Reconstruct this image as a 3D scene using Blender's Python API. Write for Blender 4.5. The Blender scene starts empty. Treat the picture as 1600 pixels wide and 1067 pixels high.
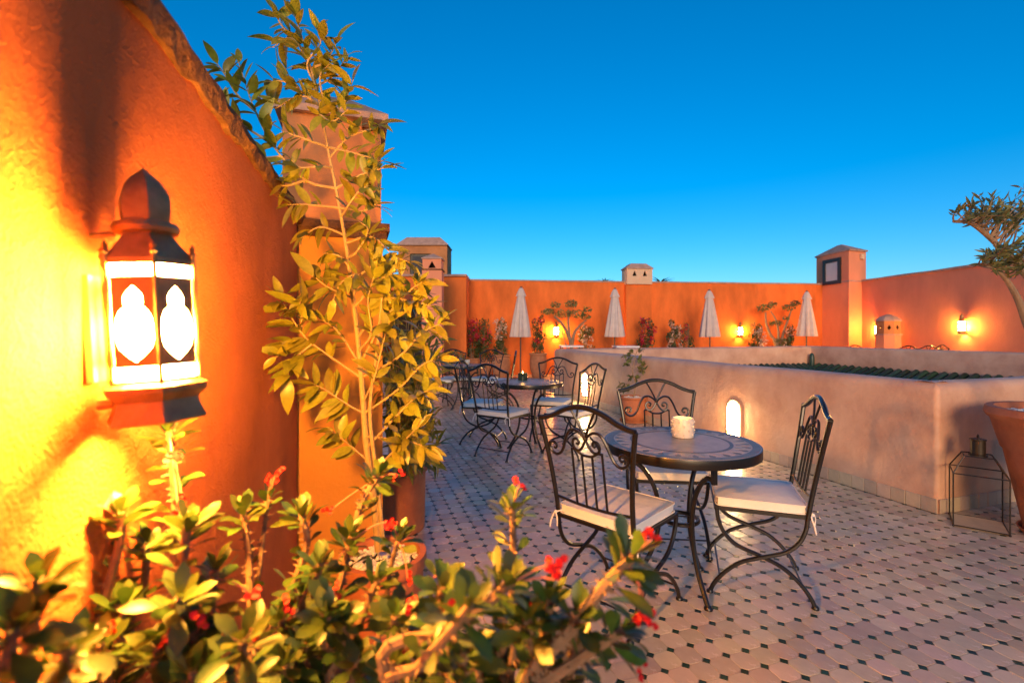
import bpy, bmesh, math, random
from mathutils import Vector, Matrix, noise, Quaternion
from mathutils.geometry import tessellate_polygon
R = math.radians
rnd = random.Random(7)
scene = bpy.context.scene
col = scene.collection

# ------------------------------------------------------------------ camera, sky, sun, exposure
EYE = 1.317
FPX = 750.0                      # focal length in pixels of the 1600 px wide photograph
HORIZ = 518.0
cam = bpy.data.objects.new('camera', bpy.data.cameras.new('camera'))
col.objects.link(cam)
scene.camera = cam
cam.location = (0, 0, EYE)
cam.rotation_euler = (R(90), 0, 0)
cam.data.sensor_width = 36
cam.data.lens = 36 * FPX / 1600
cam.data.shift_y = -(533.5 - HORIZ) / 1600
cam.data.clip_start = 0.02
cam.data.clip_end = 3000
cam.data.dof.use_dof = True
cam.data.dof.focus_distance = 2.9
cam.data.dof.aperture_fstop = 2.8

SUN_TRAVEL = Vector((0.07, 1.0, -0.235)).normalized()
world = bpy.data.worlds.new('World')
scene.world = world
world.use_nodes = True
wn = world.node_tree
bg = wn.nodes['Background']
sky = wn.nodes.new('ShaderNodeTexSky')
sky.sky_type = 'NISHITA'
sky.sun_disc = False
sky.sun_elevation = R(9)
sky.sun_rotation = R(180 + 4)
sky.ozone_density = 5.0
sky.air_density = 1.0
sky.dust_density = 0.4
deep = wn.nodes.new('ShaderNodeHueSaturation')
deep.inputs['Saturation'].default_value = 1.2
deep.inputs['Hue'].default_value = 0.496
wn.links.new(sky.outputs[0], deep.inputs['Color'])
wn.links.new(deep.outputs[0], bg.inputs[0])
bg.inputs[1].default_value = 0.10
sun = bpy.data.objects.new('sun', bpy.data.lights.new('sun', 'SUN'))
col.objects.link(sun)
sun.data.energy = 1.08
sun.data.angle = R(20)
sun.data.color = (1.0, 0.60, 0.30)
sun.rotation_euler = SUN_TRAVEL.to_track_quat('-Z', 'Y').to_euler()

scene.render.engine = 'CYCLES'
scene.cycles.max_bounces = 8
scene.cycles.transparent_max_bounces = 12
scene.cycles.sample_clamp_indirect = 6
scene.cycles.use_denoising = True
scene.view_settings.view_transform = 'Standard'
scene.view_settings.look = 'None'
scene.view_settings.gamma = 1
scene.view_settings.use_curve_mapping = False
scene.view_settings.exposure = 1.22


# ------------------------------------------------------------------ helpers
def at(px, py, d):
    """point seen at pixel (px, py) of the photograph at depth d"""
    return Vector(((px - 800) / FPX * d, d, EYE - (py - HORIZ) / FPX * d))


def spl(pts, k=6):
    """Catmull-Rom through pts"""
    P = [Vector(p) for p in pts]
    P = [P[0] * 2 - P[1]] + P + [P[-1] * 2 - P[-2]]
    out = []
    for i in range(1, len(P) - 2):
        a, b, c, d = P[i - 1:i + 3]
        for j in range(k):
            t = j / k
            out.append(0.5 * ((2 * b) + (c - a) * t + (2 * a - 5 * b + 4 * c - d) * t * t + (3 * b - a - 3 * c + d) * t ** 3))
    out.append(P[-2].copy())
    return out


class MB:
    def __init__(s):
        s.v = []
        s.f = []

    def add(s, verts, faces):
        n = len(s.v)
        s.v.extend([tuple(v) for v in verts])
        s.f.extend([tuple(i + n for i in f) for f in faces])

    def box(s, c, size, ex=(1, 0, 0), ey=(0, 1, 0), ez=(0, 0, 1)):
        ex, ey, ez, c = Vector(ex), Vector(ey), Vector(ez), Vector(c)
        h = [x / 2 for x in size]
        vs = [c + ex * (h[0] * a) + ey * (h[1] * b) + ez * (h[2] * d) for d in (-1, 1) for b in (-1, 1) for a in (-1, 1)]
        s.add(vs, [(0, 2, 3, 1), (4, 5, 7, 6), (0, 1, 5, 4), (2, 6, 7, 3), (0, 4, 6, 2), (1, 3, 7, 5)])
        return s

    def tube(s, path, r, n=8, cap=True, closed=False, flat=1.0, up=None):
        P = [Vector(p) for p in path]
        m = len(P)
        rr = r if isinstance(r, (list, tuple)) else [r] * m
        T = []
        for i in range(m):
            a = P[(i - 1) % m] if (i > 0 or closed) else P[i]
            b = P[(i + 1) % m] if (i < m - 1 or closed) else P[i]
            t = (b - a)
            T.append(t.normalized() if t.length > 1e-9 else Vector((0, 0, 1)))
        N = Vector(up) if up else Vector((0, 0, 1))
        if abs(N.dot(T[0])) > 0.95:
            N = Vector((1, 0, 0)) if abs(T[0].x) < 0.9 else Vector((0, 1, 0))
        vs = []
        for i in range(m):
            N = (N - T[i] * N.dot(T[i]))
            N.normalize()
            B = T[i].cross(N)
            for k in range(n):
                a = 2 * math.pi * (k + 0.5) / n
                vs.append(P[i] + (N * math.cos(a) * flat + B * math.sin(a)) * rr[i])
        fs = []
        for i in range(m if closed else m - 1):
            for k in range(n):
                a, b = i * n + k, i * n + (k + 1) % n
                c, d = ((i + 1) % m) * n + (k + 1) % n, ((i + 1) % m) * n + k
                fs.append((a, b, c, d))
        if cap and not closed:
            fs.append(tuple(range(n - 1, -1, -1)))
            fs.append(tuple((m - 1) * n + k for k in range(n)))
        s.add(vs, fs)
        return s

    def lathe(s, prof, n=24, c=(0, 0, 0), cap=True, mod=None, a0=0.0):
        c = Vector(c)
        vs = []
        for j, (r, z) in enumerate(prof):
            for k in range(n):
                a = a0 + 2 * math.pi * k / n
                q = r * (mod(a, j, z) if mod else 1)
                vs.append(c + Vector((q * math.cos(a), q * math.sin(a), z)))
        fs = []
        for j in range(len(prof) - 1):
            for k in range(n):
                fs.append((j * n + k, j * n + (k + 1) % n, (j + 1) * n + (k + 1) % n, (j + 1) * n + k))
        if cap:
            fs.append(tuple(range(n - 1, -1, -1)))
            fs.append(tuple((len(prof) - 1) * n + k for k in range(n)))
        s.add(vs, fs)
        return s

    def ball(s, c, r, n=8, m=6, sq=(1, 1, 1)):
        prof = [(max(1e-4, r * math.sin(math.pi * j / m)), -r * math.cos(math.pi * j / m)) for j in range(m + 1)]
        b = MB().lathe(prof, n, cap=False)
        s.add([Vector((v[0] * sq[0], v[1] * sq[1], v[2] * sq[2])) + Vector(c) for v in b.v], b.f)
        return s

    def plate(s, outer, holes, o, ex, ey, thick):
        """flat plate with holes, extruded back along -ex x ey"""
        o, ex, ey = Vector(o), Vector(ex), Vector(ey)
        nz = ex.cross(ey).normalized()
        loops = [outer] + list(holes)
        tri = tessellate_polygon([[Vector((p[0], p[1], 0)) for p in l] for l in loops])
        flat = [p for l in loops for p in l]
        n = len(flat)
        top = [o + ex * p[0] + ey * p[1] for p in flat]
        bot = [p - nz * thick for p in top]
        fs = []
        for t in tri:
            a, b, c = [flat[i] for i in t]
            cr = (b[0] - a[0]) * (c[1] - a[1]) - (b[1] - a[1]) * (c[0] - a[0])
            t = tuple(t) if cr > 0 else tuple(reversed(t))
            fs.append(t)
            fs.append(tuple(i + n for i in reversed(t)))
        k = 0
        for l in loops:
            m = len(l)
            area = sum(l[i][0] * l[(i + 1) % m][1] - l[(i + 1) % m][0] * l[i][1] for i in range(m))
            for i in range(m):
                a, b = k + i, k + (i + 1) % m
                q = (a, a + n, b + n, b)
                fs.append(q if (area > 0) == (l is outer) else tuple(reversed(q)))
            k += m
        s.add(top + bot, fs)
        return s

    def mesh(s, name, smooth=True, angle=38):
        me = bpy.data.meshes.new(name)
        me.from_pydata(s.v, [], s.f)
        me.validate()
        me.update()
        if smooth:
            me.polygons.foreach_set('use_smooth', [True] * len(me.polygons))
            me.set_sharp_from_angle(angle=R(angle))
        return me

    def build(s, name, m, parent=None, loc=None, smooth=True, angle=38):
        return link(name, s.mesh(name, smooth, angle), m, parent, loc)


def link(name, me, m=None, parent=None, loc=None):
    o = bpy.data.objects.new(name, me)
    col.objects.link(o)
    if m is not None and me is not None and not me.materials:
        me.materials.append(m)
    if parent is not None:
        o.parent = parent
    if loc is not None:
        o.location = loc
    return o


def tag(o, label=None, cat=None, group=None, kind=None):
    if label: o['label'] = label
    if cat: o['category'] = cat
    if group: o['group'] = group
    if kind: o['kind'] = kind
    return o


def thing(name, label, cat, loc=(0, 0, 0), rz=0.0, group=None):
    o = bpy.data.objects.new(name, None)
    o.empty_display_size = 0.1
    col.objects.link(o)
    o.location = loc
    o.rotation_euler = (0, 0, rz)
    return tag(o, label, cat, group)


def kids():
    d = {}
    for o in bpy.data.objects:
        if o.parent: d.setdefault(o.parent.name, []).append(o)
    return d


def copy_tree(o, K, parent=None):
    c = o.copy()
    col.objects.link(c)
    c.parent = parent
    for ch in K.get(o.name, []):
        copy_tree(ch, K, c)
    return c


def face(fx, fy):
    """rotation that turns local +Y to (fx, fy)"""
    return math.atan2(-fx, fy)


# ------------------------------------------------------------------ materials
def mat(name, c, rough=0.6, var=0.12, vscale=6.0, bump=0.0, bscale=40.0, metal=0.0, spec=0.5, c2=None, mid=None, coat=0.0,
        trans=0.0, island=0.0, objrand=0.0, bump2=0.0, b2scale=8.0, rvar=0.0, stretch=None, stain=0.0):
    m = bpy.data.materials.new(name)
    m.use_nodes = True
    nt = m.node_tree
    N, L = nt.nodes, nt.links
    p = N['Principled BSDF']
    p.inputs['Roughness'].default_value = rough
    p.inputs['Metallic'].default_value = metal
    p.inputs['Specular IOR Level'].default_value = spec
    p.inputs['Coat Weight'].default_value = coat
    tc = N.new('ShaderNodeTexCoord')
    src = tc.outputs['Object']
    if stretch:
        mp = N.new('ShaderNodeMapping')
        mp.inputs['Scale'].default_value = stretch
        L.new(src, mp.inputs[0])
        src = mp.outputs[0]
    nz = N.new('ShaderNodeTexNoise')
    nz.inputs['Scale'].default_value = vscale
    nz.inputs['Detail'].default_value = 6
    nz.inputs['Roughness'].default_value = 0.62
    L.new(src, nz.inputs['Vector'])
    rp = N.new('ShaderNodeValToRGB')
    e = rp.color_ramp.elements
    e[0].position, e[1].position = 0.3, 0.7
    lo = c2 if c2 else tuple(x * (1 - var) for x in c)
    hi = tuple(min(1, x * (1 + (0 if c2 else var))) for x in c)
    e[0].color = (*lo, 1)
    e[1].color = (*hi, 1)
    if mid:
        x = e.new(0.5)
        x.color = (*mid, 1)
    L.new(nz.outputs[0], rp.inputs[0])
    out = rp.outputs[0]
    if island or objrand:
        hs = N.new('ShaderNodeHueSaturation')
        add = N.new('ShaderNodeMath')
        add.operation = 'ADD'
        g = N.new('ShaderNodeNewGeometry')
        oi = N.new('ShaderNodeObjectInfo')
        L.new(g.outputs['Random Per Island'], add.inputs[0])
        L.new(oi.outputs['Random'], add.inputs[1])
        fr = N.new('ShaderNodeMath')
        fr.operation = 'FRACT'
        L.new(add.outputs[0], fr.inputs[0])
        mr = N.new('ShaderNodeMapRange')
        a = max(island, objrand)
        mr.inputs['To Min'].default_value = 1 - a
        mr.inputs['To Max'].default_value = 1 + a
        L.new(fr.outputs[0], mr.inputs['Value'])
        L.new(mr.outputs[0], hs.inputs['Value'])
        m2 = N.new('ShaderNodeMath')
        m2.operation = 'MULTIPLY'
        m2.inputs[1].default_value = 7.31
        L.new(fr.outputs[0], m2.inputs[0])
        f2 = N.new('ShaderNodeMath')
        f2.operation = 'FRACT'
        L.new(m2.outputs[0], f2.inputs[0])
        mh = N.new('ShaderNodeMapRange')
        mh.inputs['To Min'].default_value = 0.5 - a * 0.12
        mh.inputs['To Max'].default_value = 0.5 + a * 0.12
        L.new(f2.outputs[0], mh.inputs['Value'])
        L.new(mh.outputs[0], hs.inputs['Hue'])
        L.new(out, hs.inputs['Color'])
        out = hs.outputs[0]
    if stain:      # wear and dirt that wander over the whole surface, independent of the single pieces
        gp = N.new('ShaderNodeNewGeometry')
        ns_ = N.new('ShaderNodeTexNoise')
        ns_.inputs['Scale'].default_value = 1.7
        ns_.inputs['Detail'].default_value = 7
        ns_.inputs['Roughness'].default_value = 0.68
        L.new(gp.outputs['Position'], ns_.inputs['Vector'])
        ms = N.new('ShaderNodeMapRange')
        ms.inputs['From Min'].default_value = 0.32
        ms.inputs['From Max'].default_value = 0.62
        ms.inputs['To Min'].default_value = 1 - stain
        ms.inputs['To Max'].default_value = 1.0
        L.new(ns_.outputs[0], ms.inputs['Value'])
        hv = N.new('ShaderNodeHueSaturation')
        L.new(out, hv.inputs['Color'])
        L.new(ms.outputs[0], hv.inputs['Value'])
        out = hv.outputs[0]
    L.new(out, p.inputs['Base Color'])
    if rvar:
        mr = N.new('ShaderNodeMapRange')
        mr.inputs['To Min'].default_value = max(0.02, rough - rvar)
        mr.inputs['To Max'].default_value = min(1, rough + rvar)
        L.new(nz.outputs[0], mr.inputs['Value'])
        L.new(mr.outputs[0], p.inputs['Roughness'])
    if bump or bump2:
        prev = None
        for st, sc_ in ((bump2, b2scale), (bump, bscale)):
            if not st: continue
            n2 = N.new('ShaderNodeTexNoise')
            n2.inputs['Scale'].default_value = sc_
            n2.inputs['Detail'].default_value = 5
            n2.inputs['Roughness'].default_value = 0.6
            L.new(src, n2.inputs['Vector'])
            b = N.new('ShaderNodeBump')
            b.inputs['Strength'].default_value = 1.0
            b.inputs['Distance'].default_value = st
            L.new(n2.outputs[0], b.inputs['Height'])
            if prev: L.new(prev, b.inputs['Normal'])
            prev = b.outputs[0]
        L.new(prev, p.inputs['Normal'])
    if trans:
        t = N.new('ShaderNodeBsdfTranslucent')
        L.new(out, t.inputs[0])
        mx = N.new('ShaderNodeMixShader')
        mx.inputs[0].default_value = trans
        L.new(p.outputs[0], mx.inputs[1])
        L.new(t.outputs[0], mx.inputs[2])
        L.new(mx.outputs[0], N['Material Output'].inputs[0])
    return m


def glow(name, c, strength, clear=0.0):
    m = bpy.data.materials.new(name)
    m.use_nodes = True
    N, L = m.node_tree.nodes, m.node_tree.links
    N.remove(N['Principled BSDF'])
    e = N.new('ShaderNodeEmission')
    e.inputs[0].default_value = (*c, 1)
    e.inputs[1].default_value = strength
    if clear:
        t = N.new('ShaderNodeBsdfTransparent')
        mx = N.new('ShaderNodeMixShader')
        mx.inputs[0].default_value = clear
        L.new(e.outputs[0], mx.inputs[1])
        L.new(t.outputs[0], mx.inputs[2])
        L.new(mx.outputs[0], N['Material Output'].inputs[0])
    else:
        L.new(e.outputs[0], N['Material Output'].inputs[0])
    return m


def clear_glass(name, tint=(0.93, 0.92, 0.88), gl=0.10):
    m = bpy.data.materials.new(name)
    m.use_nodes = True
    N, L = m.node_tree.nodes, m.node_tree.links
    N.remove(N['Principled BSDF'])
    t = N.new('ShaderNodeBsdfTransparent')
    t.inputs[0].default_value = (*tint, 1)
    g = N.new('ShaderNodeBsdfGlossy')
    g.inputs['Roughness'].default_value = 0.05
    lw_ = N.new('ShaderNodeLayerWeight')
    lw_.inputs[0].default_value = 0.12
    fr = N.new('ShaderNodeMath')
    fr.operation = 'MULTIPLY'
    fr.inputs[1].default_value = 0.45
    L.new(lw_.outputs['Fresnel'], fr.inputs[0])
    mx = N.new('ShaderNodeMixShader')
    L.new(fr.outputs[0], mx.inputs[0])
    L.new(t.outputs[0], mx.inputs[1])
    L.new(g.outputs[0], mx.inputs[2])
    L.new(mx.outputs[0], N['Material Output'].inputs[0])
    return m


ORANGE = (0.56, 0.150, 0.040)
M = {
    'wall_near': mat('rough_orange_plaster', ORANGE, 0.85, 0.18, 2.6, 0.009, 170, bump2=0.012, b2scale=32, spec=0.2),
    'wall_far': mat('orange_plaster', (0.66, 0.155, 0.031), 0.85, 0.24, 2.2, 0.003, 60, bump2=0.010, b2scale=5, spec=0.2, stretch=(1, 1, 0.4)),
    'wall_side': mat('salmon_plaster', (0.70, 0.26, 0.14), 0.85, 0.10, 2.0, 0.003, 60, bump2=0.008, b2scale=5, spec=0.2, stretch=(1, 1, 0.4)),
    'pier': mat('smooth_orange_plaster', (0.68, 0.31, 0.055), 0.8, 0.10, 2.5, 0.0025, 50, spec=0.2),
    'tower': mat('faded_salmon_plaster', (0.47, 0.195, 0.075), 0.85, 0.2, 3.0, 0.004, 40, spec=0.2),
    'cream': mat('cream_plaster', (0.66, 0.46, 0.30), 0.85, 0.08, 3.0, spec=0.2),
    'cap': mat('weathered_cap', (0.42, 0.27, 0.21), 0.9, 0.22, 7, 0.004, 50, spec=0.2),
    'coping': mat('crumbling_coping', (0.20, 0.105, 0.055), 0.95, 0.5, 14, 0.01, 45, c2=(0.10, 0.045, 0.022), bump2=0.03, b2scale=14, spec=0.15),
    'low': mat('polished_lime_plaster', (0.74, 0.47, 0.305), 0.5, 0.13, 2.2, 0.004, 22, bump2=0.012, b2scale=6, c2=(0.50, 0.26, 0.16), mid=(0.64, 0.37, 0.235), rvar=0.14),
    'grout': mat('grout', (0.44, 0.30, 0.21), 0.9, 0.2, 30, 0.002, 120),
    'tile': mat('pale_glazed_tile', (0.58, 0.475, 0.345), 0.25, 0.06, 9, 0.0014, 22, island=0.19, objrand=0.19, stain=0.22, rvar=0.10),
    'dot': mat('green_glazed_tile', (0.012, 0.040, 0.024), 0.3, 0.3, 30, island=0.4, objrand=0.4, spec=0.3),
    'skirt': mat('beige_skirting_tile', (0.52, 0.385, 0.27), 0.4, 0.12, 14, 0.001, 40, objrand=0.14),
    'iron': mat('black_wrought_iron', (0.009, 0.008, 0.0075), 0.30, 0.2, 60, 0.0006, 160, spec=0.4, coat=0.12),
    'cushion': mat('white_canvas', (0.72, 0.69, 0.65), 0.9, 0.05, 12, 0.0012, 320, bump2=0.008, b2scale=9, spec=0.15),
    'cloth': mat('cream_parasol_cloth', (0.70, 0.60, 0.54), 0.9, 0.08, 8, 0.001, 200, trans=0.2, spec=0.1),
    'wood': mat('brown_pole', (0.10, 0.055, 0.03), 0.5, 0.2, 20),
    'terra': mat('terracotta', (0.46, 0.155, 0.065), 0.75, 0.18, 9, 0.0025, 60, c2=(0.33, 0.10, 0.042), bump2=0.003, b2scale=15),
    'terra_old': mat('weathered_terracotta', (0.46, 0.20, 0.10), 0.85, 0.2, 8, 0.003, 50, c2=(0.30, 0.12, 0.055)),
    'pebble': mat('white_pebble', (0.66, 0.64, 0.60), 0.6, 0.1, 60, island=0.2),
    'soil': mat('soil', (0.05, 0.035, 0.025), 0.95, 0.3, 40, 0.01, 60),
    'marble': mat('grey_marble', (0.50, 0.40, 0.30), 0.34, 0.3, 14, c2=(0.31, 0.235, 0.17), rvar=0.08, bump=0.0006, bscale=60, spec=0.2),
    'inlay': mat('dark_green_inlay', (0.115, 0.115, 0.088), 0.35, 0.3, 30, objrand=0.3, spec=0.2),
    'inlay2': mat('pale_inlay', (0.36, 0.30, 0.22), 0.35, 0.25, 30, objrand=0.2, spec=0.2),
    'lantern': mat('glare_lightened_metal', (0.30, 0.165, 0.065), 0.45, 0.3, 26, 0.0012, 60, metal=0.45),  # lighter brown puts the lamp's glare into the metal colour
    'brass': mat('dull_brass', (0.25, 0.15, 0.05), 0.4, 0.2, 30, metal=0.8),
    'darkmetal': mat('dark_metal', (0.045, 0.036, 0.028), 0.4, 0.2, 30, metal=0.6),
    'ceramic': mat('white_ceramic', (0.74, 0.69, 0.62), 0.35, 0.04, 10, trans=0.25),
    'roof': mat('green_roof_tile', (0.018, 0.055, 0.032), 0.38, 0.3, 20, objrand=0.4, c2=(0.010, 0.028, 0.020)),
    'ficus': mat('ficus_leaf', (0.275, 0.265, 0.024), 0.38, 0.24, 55, trans=0.36, island=0.18, objrand=0.22),
    'narrow': mat('narrow_leaf', (0.215, 0.225, 0.028), 0.42, 0.16, 20, trans=0.28, island=0.2, objrand=0.25),
    'euph': mat('succulent_leaf', (0.050, 0.085, 0.012), 0.40, 0.30, 60, trans=0.22, island=0.2, objrand=0.3),
    'olive': mat('olive_leaf', (0.150, 0.160, 0.050), 0.5, 0.2, 20, trans=0.2, island=0.25, objrand=0.3),
    'dark_leaf': mat('bougainvillea_leaf', (0.060, 0.090, 0.026), 0.5, 0.2, 20, trans=0.2, island=0.3),
    'red': mat('red_petal', (0.52, 0.006, 0.005), 0.6, 0.15, 20, trans=0.3),
    'magenta': mat('crimson_bract', (0.50, 0.010, 0.030), 0.6, 0.2, 20, trans=0.3, island=0.3),
    'white_fl': mat('cream_bract', (0.70, 0.52, 0.40), 0.6, 0.1, 20, trans=0.3, island=0.15),
    'bark': mat('pale_bark', (0.26, 0.17, 0.10), 0.9, 0.3, 30, 0.004, 60, stretch=(1, 1, 0.4)),
    'bark_y': mat('smooth_yellow_bark', (0.36, 0.25, 0.11), 0.8, 0.2, 30, 0.002, 60),
    'thorn': mat('thorny_brown_stem', (0.20, 0.115, 0.06), 0.8, 0.3, 40, 0.003, 70),
    'stalk': mat('pink_stalk', (0.40, 0.12, 0.07), 0.6, 0.2, 30),
    'black': mat('black_painted_frame', (0.012, 0.012, 0.012), 0.5, 0.2, 20),
    'void': mat('unlit_interior', (0.02, 0.015, 0.012), 0.95, 0.2, 10),  # near-black colour stands in for shade inside openings
    'pane_pale': mat('pale_window_pane', (0.50, 0.48, 0.48), 0.35, 0.06, 5),  # plain pale tone over the whole pane
    'pane_dark': mat('dark_window_pane', (0.03, 0.035, 0.045), 0.7, 0.1, 5),
    'white': mat('white_painted_top', (0.75, 0.72, 0.70), 0.5, 0.05, 8),
    'lattice': mat('red_wood_lattice', (0.36, 0.085, 0.03), 0.7, 0.2, 20),
    'wax': mat('candle_wax', (0.75, 0.62, 0.42), 0.5, 0.05, 10, trans=0.4),
    'darkglass': mat('dark_green_glass', (0.03, 0.05, 0.03), 0.1, 0.2, 10),
    'glass': clear_glass('lantern_glass'),
    'lamp_glass': glow('lit_lantern_glass', (1.0, 0.385, 0.05), 1080.0),
    'far_glass': glow('lit_sconce_glass', (1.0, 0.45, 0.09), 270.0),
    'dim_glass': glow('dimmed_back_glass', (1.0, 0.38, 0.05), 330.0),  # glow turned down on wall-facing panes to soften light on the wall
    'niche': glow('lit_niche_glass', (1.0, 0.60, 0.24), 50.0),
    'flame': glow('candle_flame', (1.0, 0.6, 0.22), 9.0),
}
WARM = (1.0, 0.42, 0.07)


def point(parent, loc, watts, r=0.02, c=WARM):
    l = bpy.data.objects.new('bulb_light', bpy.data.lights.new('bulb_light', 'POINT'))
    l.data.energy = watts
    l.data.shadow_soft_size = r
    l.data.color = c
    col.objects.link(l)
    l.parent = parent
    l.location = loc
    return l


# ------------------------------------------------------------------ the lie of the place
U = Vector((-0.305, 0.952, 0)).normalized()      # away from the camera along the atrium wall
V = Vector((U.y, -U.x, 0))                       # to the right
UP = Vector((0, 0, 1))
P0 = Vector((3.08, 3.47, 0))
LEN_U, LEN_V = 7.16, 7.2
TH = 0.22
WALLH = 2.85


def back_y(x):
    return 14.655 + 0.11 * x


def right_x(y):
    return 10.80 + 0.05 * (14.85 - y)


def left_x(y):
    return -1.062 + 0.267 * (2.4 - y)


# ---- floor: grout sheet with every tile laid on it
ground = MB()
ground.add([(-400, -400, -0.05), (400, -400, -0.05), (400, 400, -0.05), (-400, 400, -0.05)], [(0, 1, 2, 3)])
tag(ground.build('ground', M['grout'], smooth=False), kind='structure')
fl = MB()
fl.add([(-9, -4, -0.004), (14, -4, -0.004), (14, 17, -0.004), (-9, 17, -0.004)], [(0, 1, 2, 3)])
floor = tag(fl.build('floor', M['grout'], smooth=False), kind='structure')

PITCH, CUT, GAP = 0.0978, 0.0200, 0.0009
h = PITCH / 2 - GAP
cc = CUT - GAP * 0.4
OCT = [(h - cc, -h), (h, -h + cc), (h, h - cc), (h - cc, h), (-h + cc, h), (-h, h - cc), (-h, -h + cc), (-h + cc, -h)]
DIA = [(CUT - 0.0020, 0), (0, CUT - 0.0020), (-CUT + 0.0018, 0), (0, -CUT + 0.0018)]


def slab(outline, inset=0.0012, hz=0.0045):
    n = len(outline)
    top = []
    for x, y in outline:
        l = math.hypot(x, y)
        top.append((x * (1 - inset / l), y * (1 - inset / l), 0.0))
    mid = [(x, y, -0.0010) for x, y in outline]
    bot = [(x, y, -hz) for x, y in outline]
    fs = [tuple(range(n))]
    for r0, r1 in ((0, n), (n, 2 * n)):
        for i in range(n):
            j = (i + 1) % n
            fs.append((r1 + i, r1 + j, r0 + j, r0 + i))
    return top + mid + bot, fs


oct_v, oct_f = slab(OCT)
dia_v, dia_f = slab(DIA)
t0 = MB(); t0.add(oct_v, oct_f)
oct_me = t0.mesh('floor_tile', False); oct_me.materials.append(M['tile'])
t0 = MB(); t0.add(dia_v, dia_f)
dia_me = t0.mesh('inset_tile', False); dia_me.materials.append(M['dot'])
ANCH = Vector((0.9366, 2.0795, 0))               # one dark inset read off the photograph


def on_terrace(p):
    if p.y < 0.35 or p.y > 14.5: return False
    if abs(p.x) > 1.10 * p.y + 0.45: return False
    if p.y < 2.5 and p.x < left_x(p.y) - 0.02: return False
    if p.y >= 2.5 and p.x < -0.72 - 0.32 * (p.y - 2.5): return False
    q = p - P0
    a, b = q.dot(U), q.dot(V)
    if a > -0.02 and b > -0.02: return False
    return True


octs, dots = [], []
for i in range(-140, 60):
    for j in range(-60, 60):
        p = ANCH - U * (i * PITCH) + V * (j * PITCH)
        if on_terrace(p): dots.append(p)
        q = p + (U + V) * (PITCH / 2)
        if on_terrace(q): octs.append(q)


def shows(p):
    px, py = 800 + FPX * p.x / p.y, HORIZ + FPX * EYE / p.y
    if px > 1615 or px < 640 or py > 1075: return 1e3
    if px < 1010 and py > 890: return 1e3
    if px < 780 and py > 860: return 1e3
    return p.y


rot_floor = math.atan2(V.y, V.x)
for pts, me, name, vs, fs in ((octs, oct_me, 'floor_tile', oct_v, oct_f), (dots, dia_me, 'inset_tile', dia_v, dia_f)):
    pts.sort(key=shows)
    rest = MB()
    for k, p in enumerate(pts):
        e = Matrix.Translation(p + UP * rnd.uniform(-0.0006, 0.0006)) @ Matrix.Rotation(rnd.gauss(0, 0.014), 4, 'X') @ Matrix.Rotation(rnd.gauss(0, 0.014), 4, 'Y') \
            @ Matrix.Rotation(rot_floor + rnd.gauss(0, 0.008), 4, 'Z')
        if k < 300:
            o = link(name, me, None, floor)
            o.matrix_world = e
            o.matrix_parent_inverse = Matrix()
            o.matrix_basis = e
        else:
            rest.add([e @ Vector(v) for v in vs], fs)
    o = rest.build(name, me.materials[0], floor, smooth=False)
    tag(o, kind='stuff')


# ---- left wall that carries the big lantern
def plaster_wall(name, p, q, thick, z0, z1, m, amp=0.005, step=0.05, round_end=0.0):
    """wall from p to q, its visible face along p-q, body to the left of the direction"""
    p, q = Vector(p), Vector(q)
    d = (q - p).normalized()
    n = Vector((-d.y, d.x, 0))
    L_ = (q - p).length
    rows = []
    ns = max(2, int(L_ / step))
    prof = [(L_ * i / ns, 0.0) for i in range(ns + 1)]
    if round_end:
        prof = [(s_, o_) for s_, o_ in prof if s_ < L_ - round_end]
        for i in range(9):
            a = math.pi / 2 * i / 8
            prof.append((L_ - round_end + round_end * math.sin(a), round_end - round_end * math.cos(a)))
    prof += [(L_, thick), (0, thick)]
    nz = max(2, int((z1 - z0) / step))
    mb = MB()
    vs = []
    for s_, o_ in prof:
        for k in range(nz + 1):
            z = z0 + (z1 - z0) * k / nz
            b = p + d * s_ + n * o_
            dv = 0
            if o_ < thick:
                dv = amp * noise.noise(Vector((s_ * 2.3, z * 2.3, 3.1))) + amp * 0.45 * noise.noise(Vector((s_ * 8, z * 8, 1.7)))
            b = b - n * dv
            vs.append((b.x, b.y, z))
    fs = []
    m_ = len(prof)
    for i in range(m_):
        j = (i + 1) % m_
        for k in range(nz):
            fs.append((i * (nz + 1) + k, j * (nz + 1) + k, j * (nz + 1) + k + 1, i * (nz + 1) + k + 1))
    fs.append(tuple(i * (nz + 1) + nz for i in range(m_)))
    mb.add(vs, fs)
    return mb


# body lies to the left of the direction near -> far
lw_near = Vector((left_x(-0.25), -0.25, 0))
lw_far = Vector((left_x(2.38), 2.38, 0))
left_wall = thing('lantern_wall', 'rough orange plaster wall with a crumbling brown coping, carrying the big lit lantern', 'wall', lw_near)
plaster_wall('wall_body', Vector((0, 0, 0)), lw_far - lw_near, 0.26, 0, 1.868, M['wall_near'], 0.0035, 0.035, 0.06).build('wall_body', M['wall_near'], left_wall)
ld = (lw_far - lw_near).normalized()
ln = Vector((-ld.y, ld.x, 0))
cp = MB()
ns = 150
LL = (lw_far - lw_near).length
ring = []
for i in range(ns + 1):
    s_ = LL * i / ns
    b = ld * s_
    def J(a, sc=9.0, o=0): return a * noise.noise(Vector((s_ * sc, o, 0.3)))
    pr = [(-0.014 + J(0.012, 16, 1), 1.852 + J(0.018, 13, 2)), (-0.026 + J(0.012, 18, 3), 1.878 + J(0.010, 14, 4)), (-0.022 + J(0.008, 12, 5), 1.904 + J(0.006, 9, 6)),
          (-0.004 + J(0.006, 6, 7), 1.922 + J(0.005, 5, 8)), (0.10, 1.940 + J(0.006, 5, 9)), (0.28, 1.92), (0.28, 1.86)]
    ring.append([b + ln * o_ + UP * z for o_, z in pr])
n_ = len(ring[0])
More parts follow.
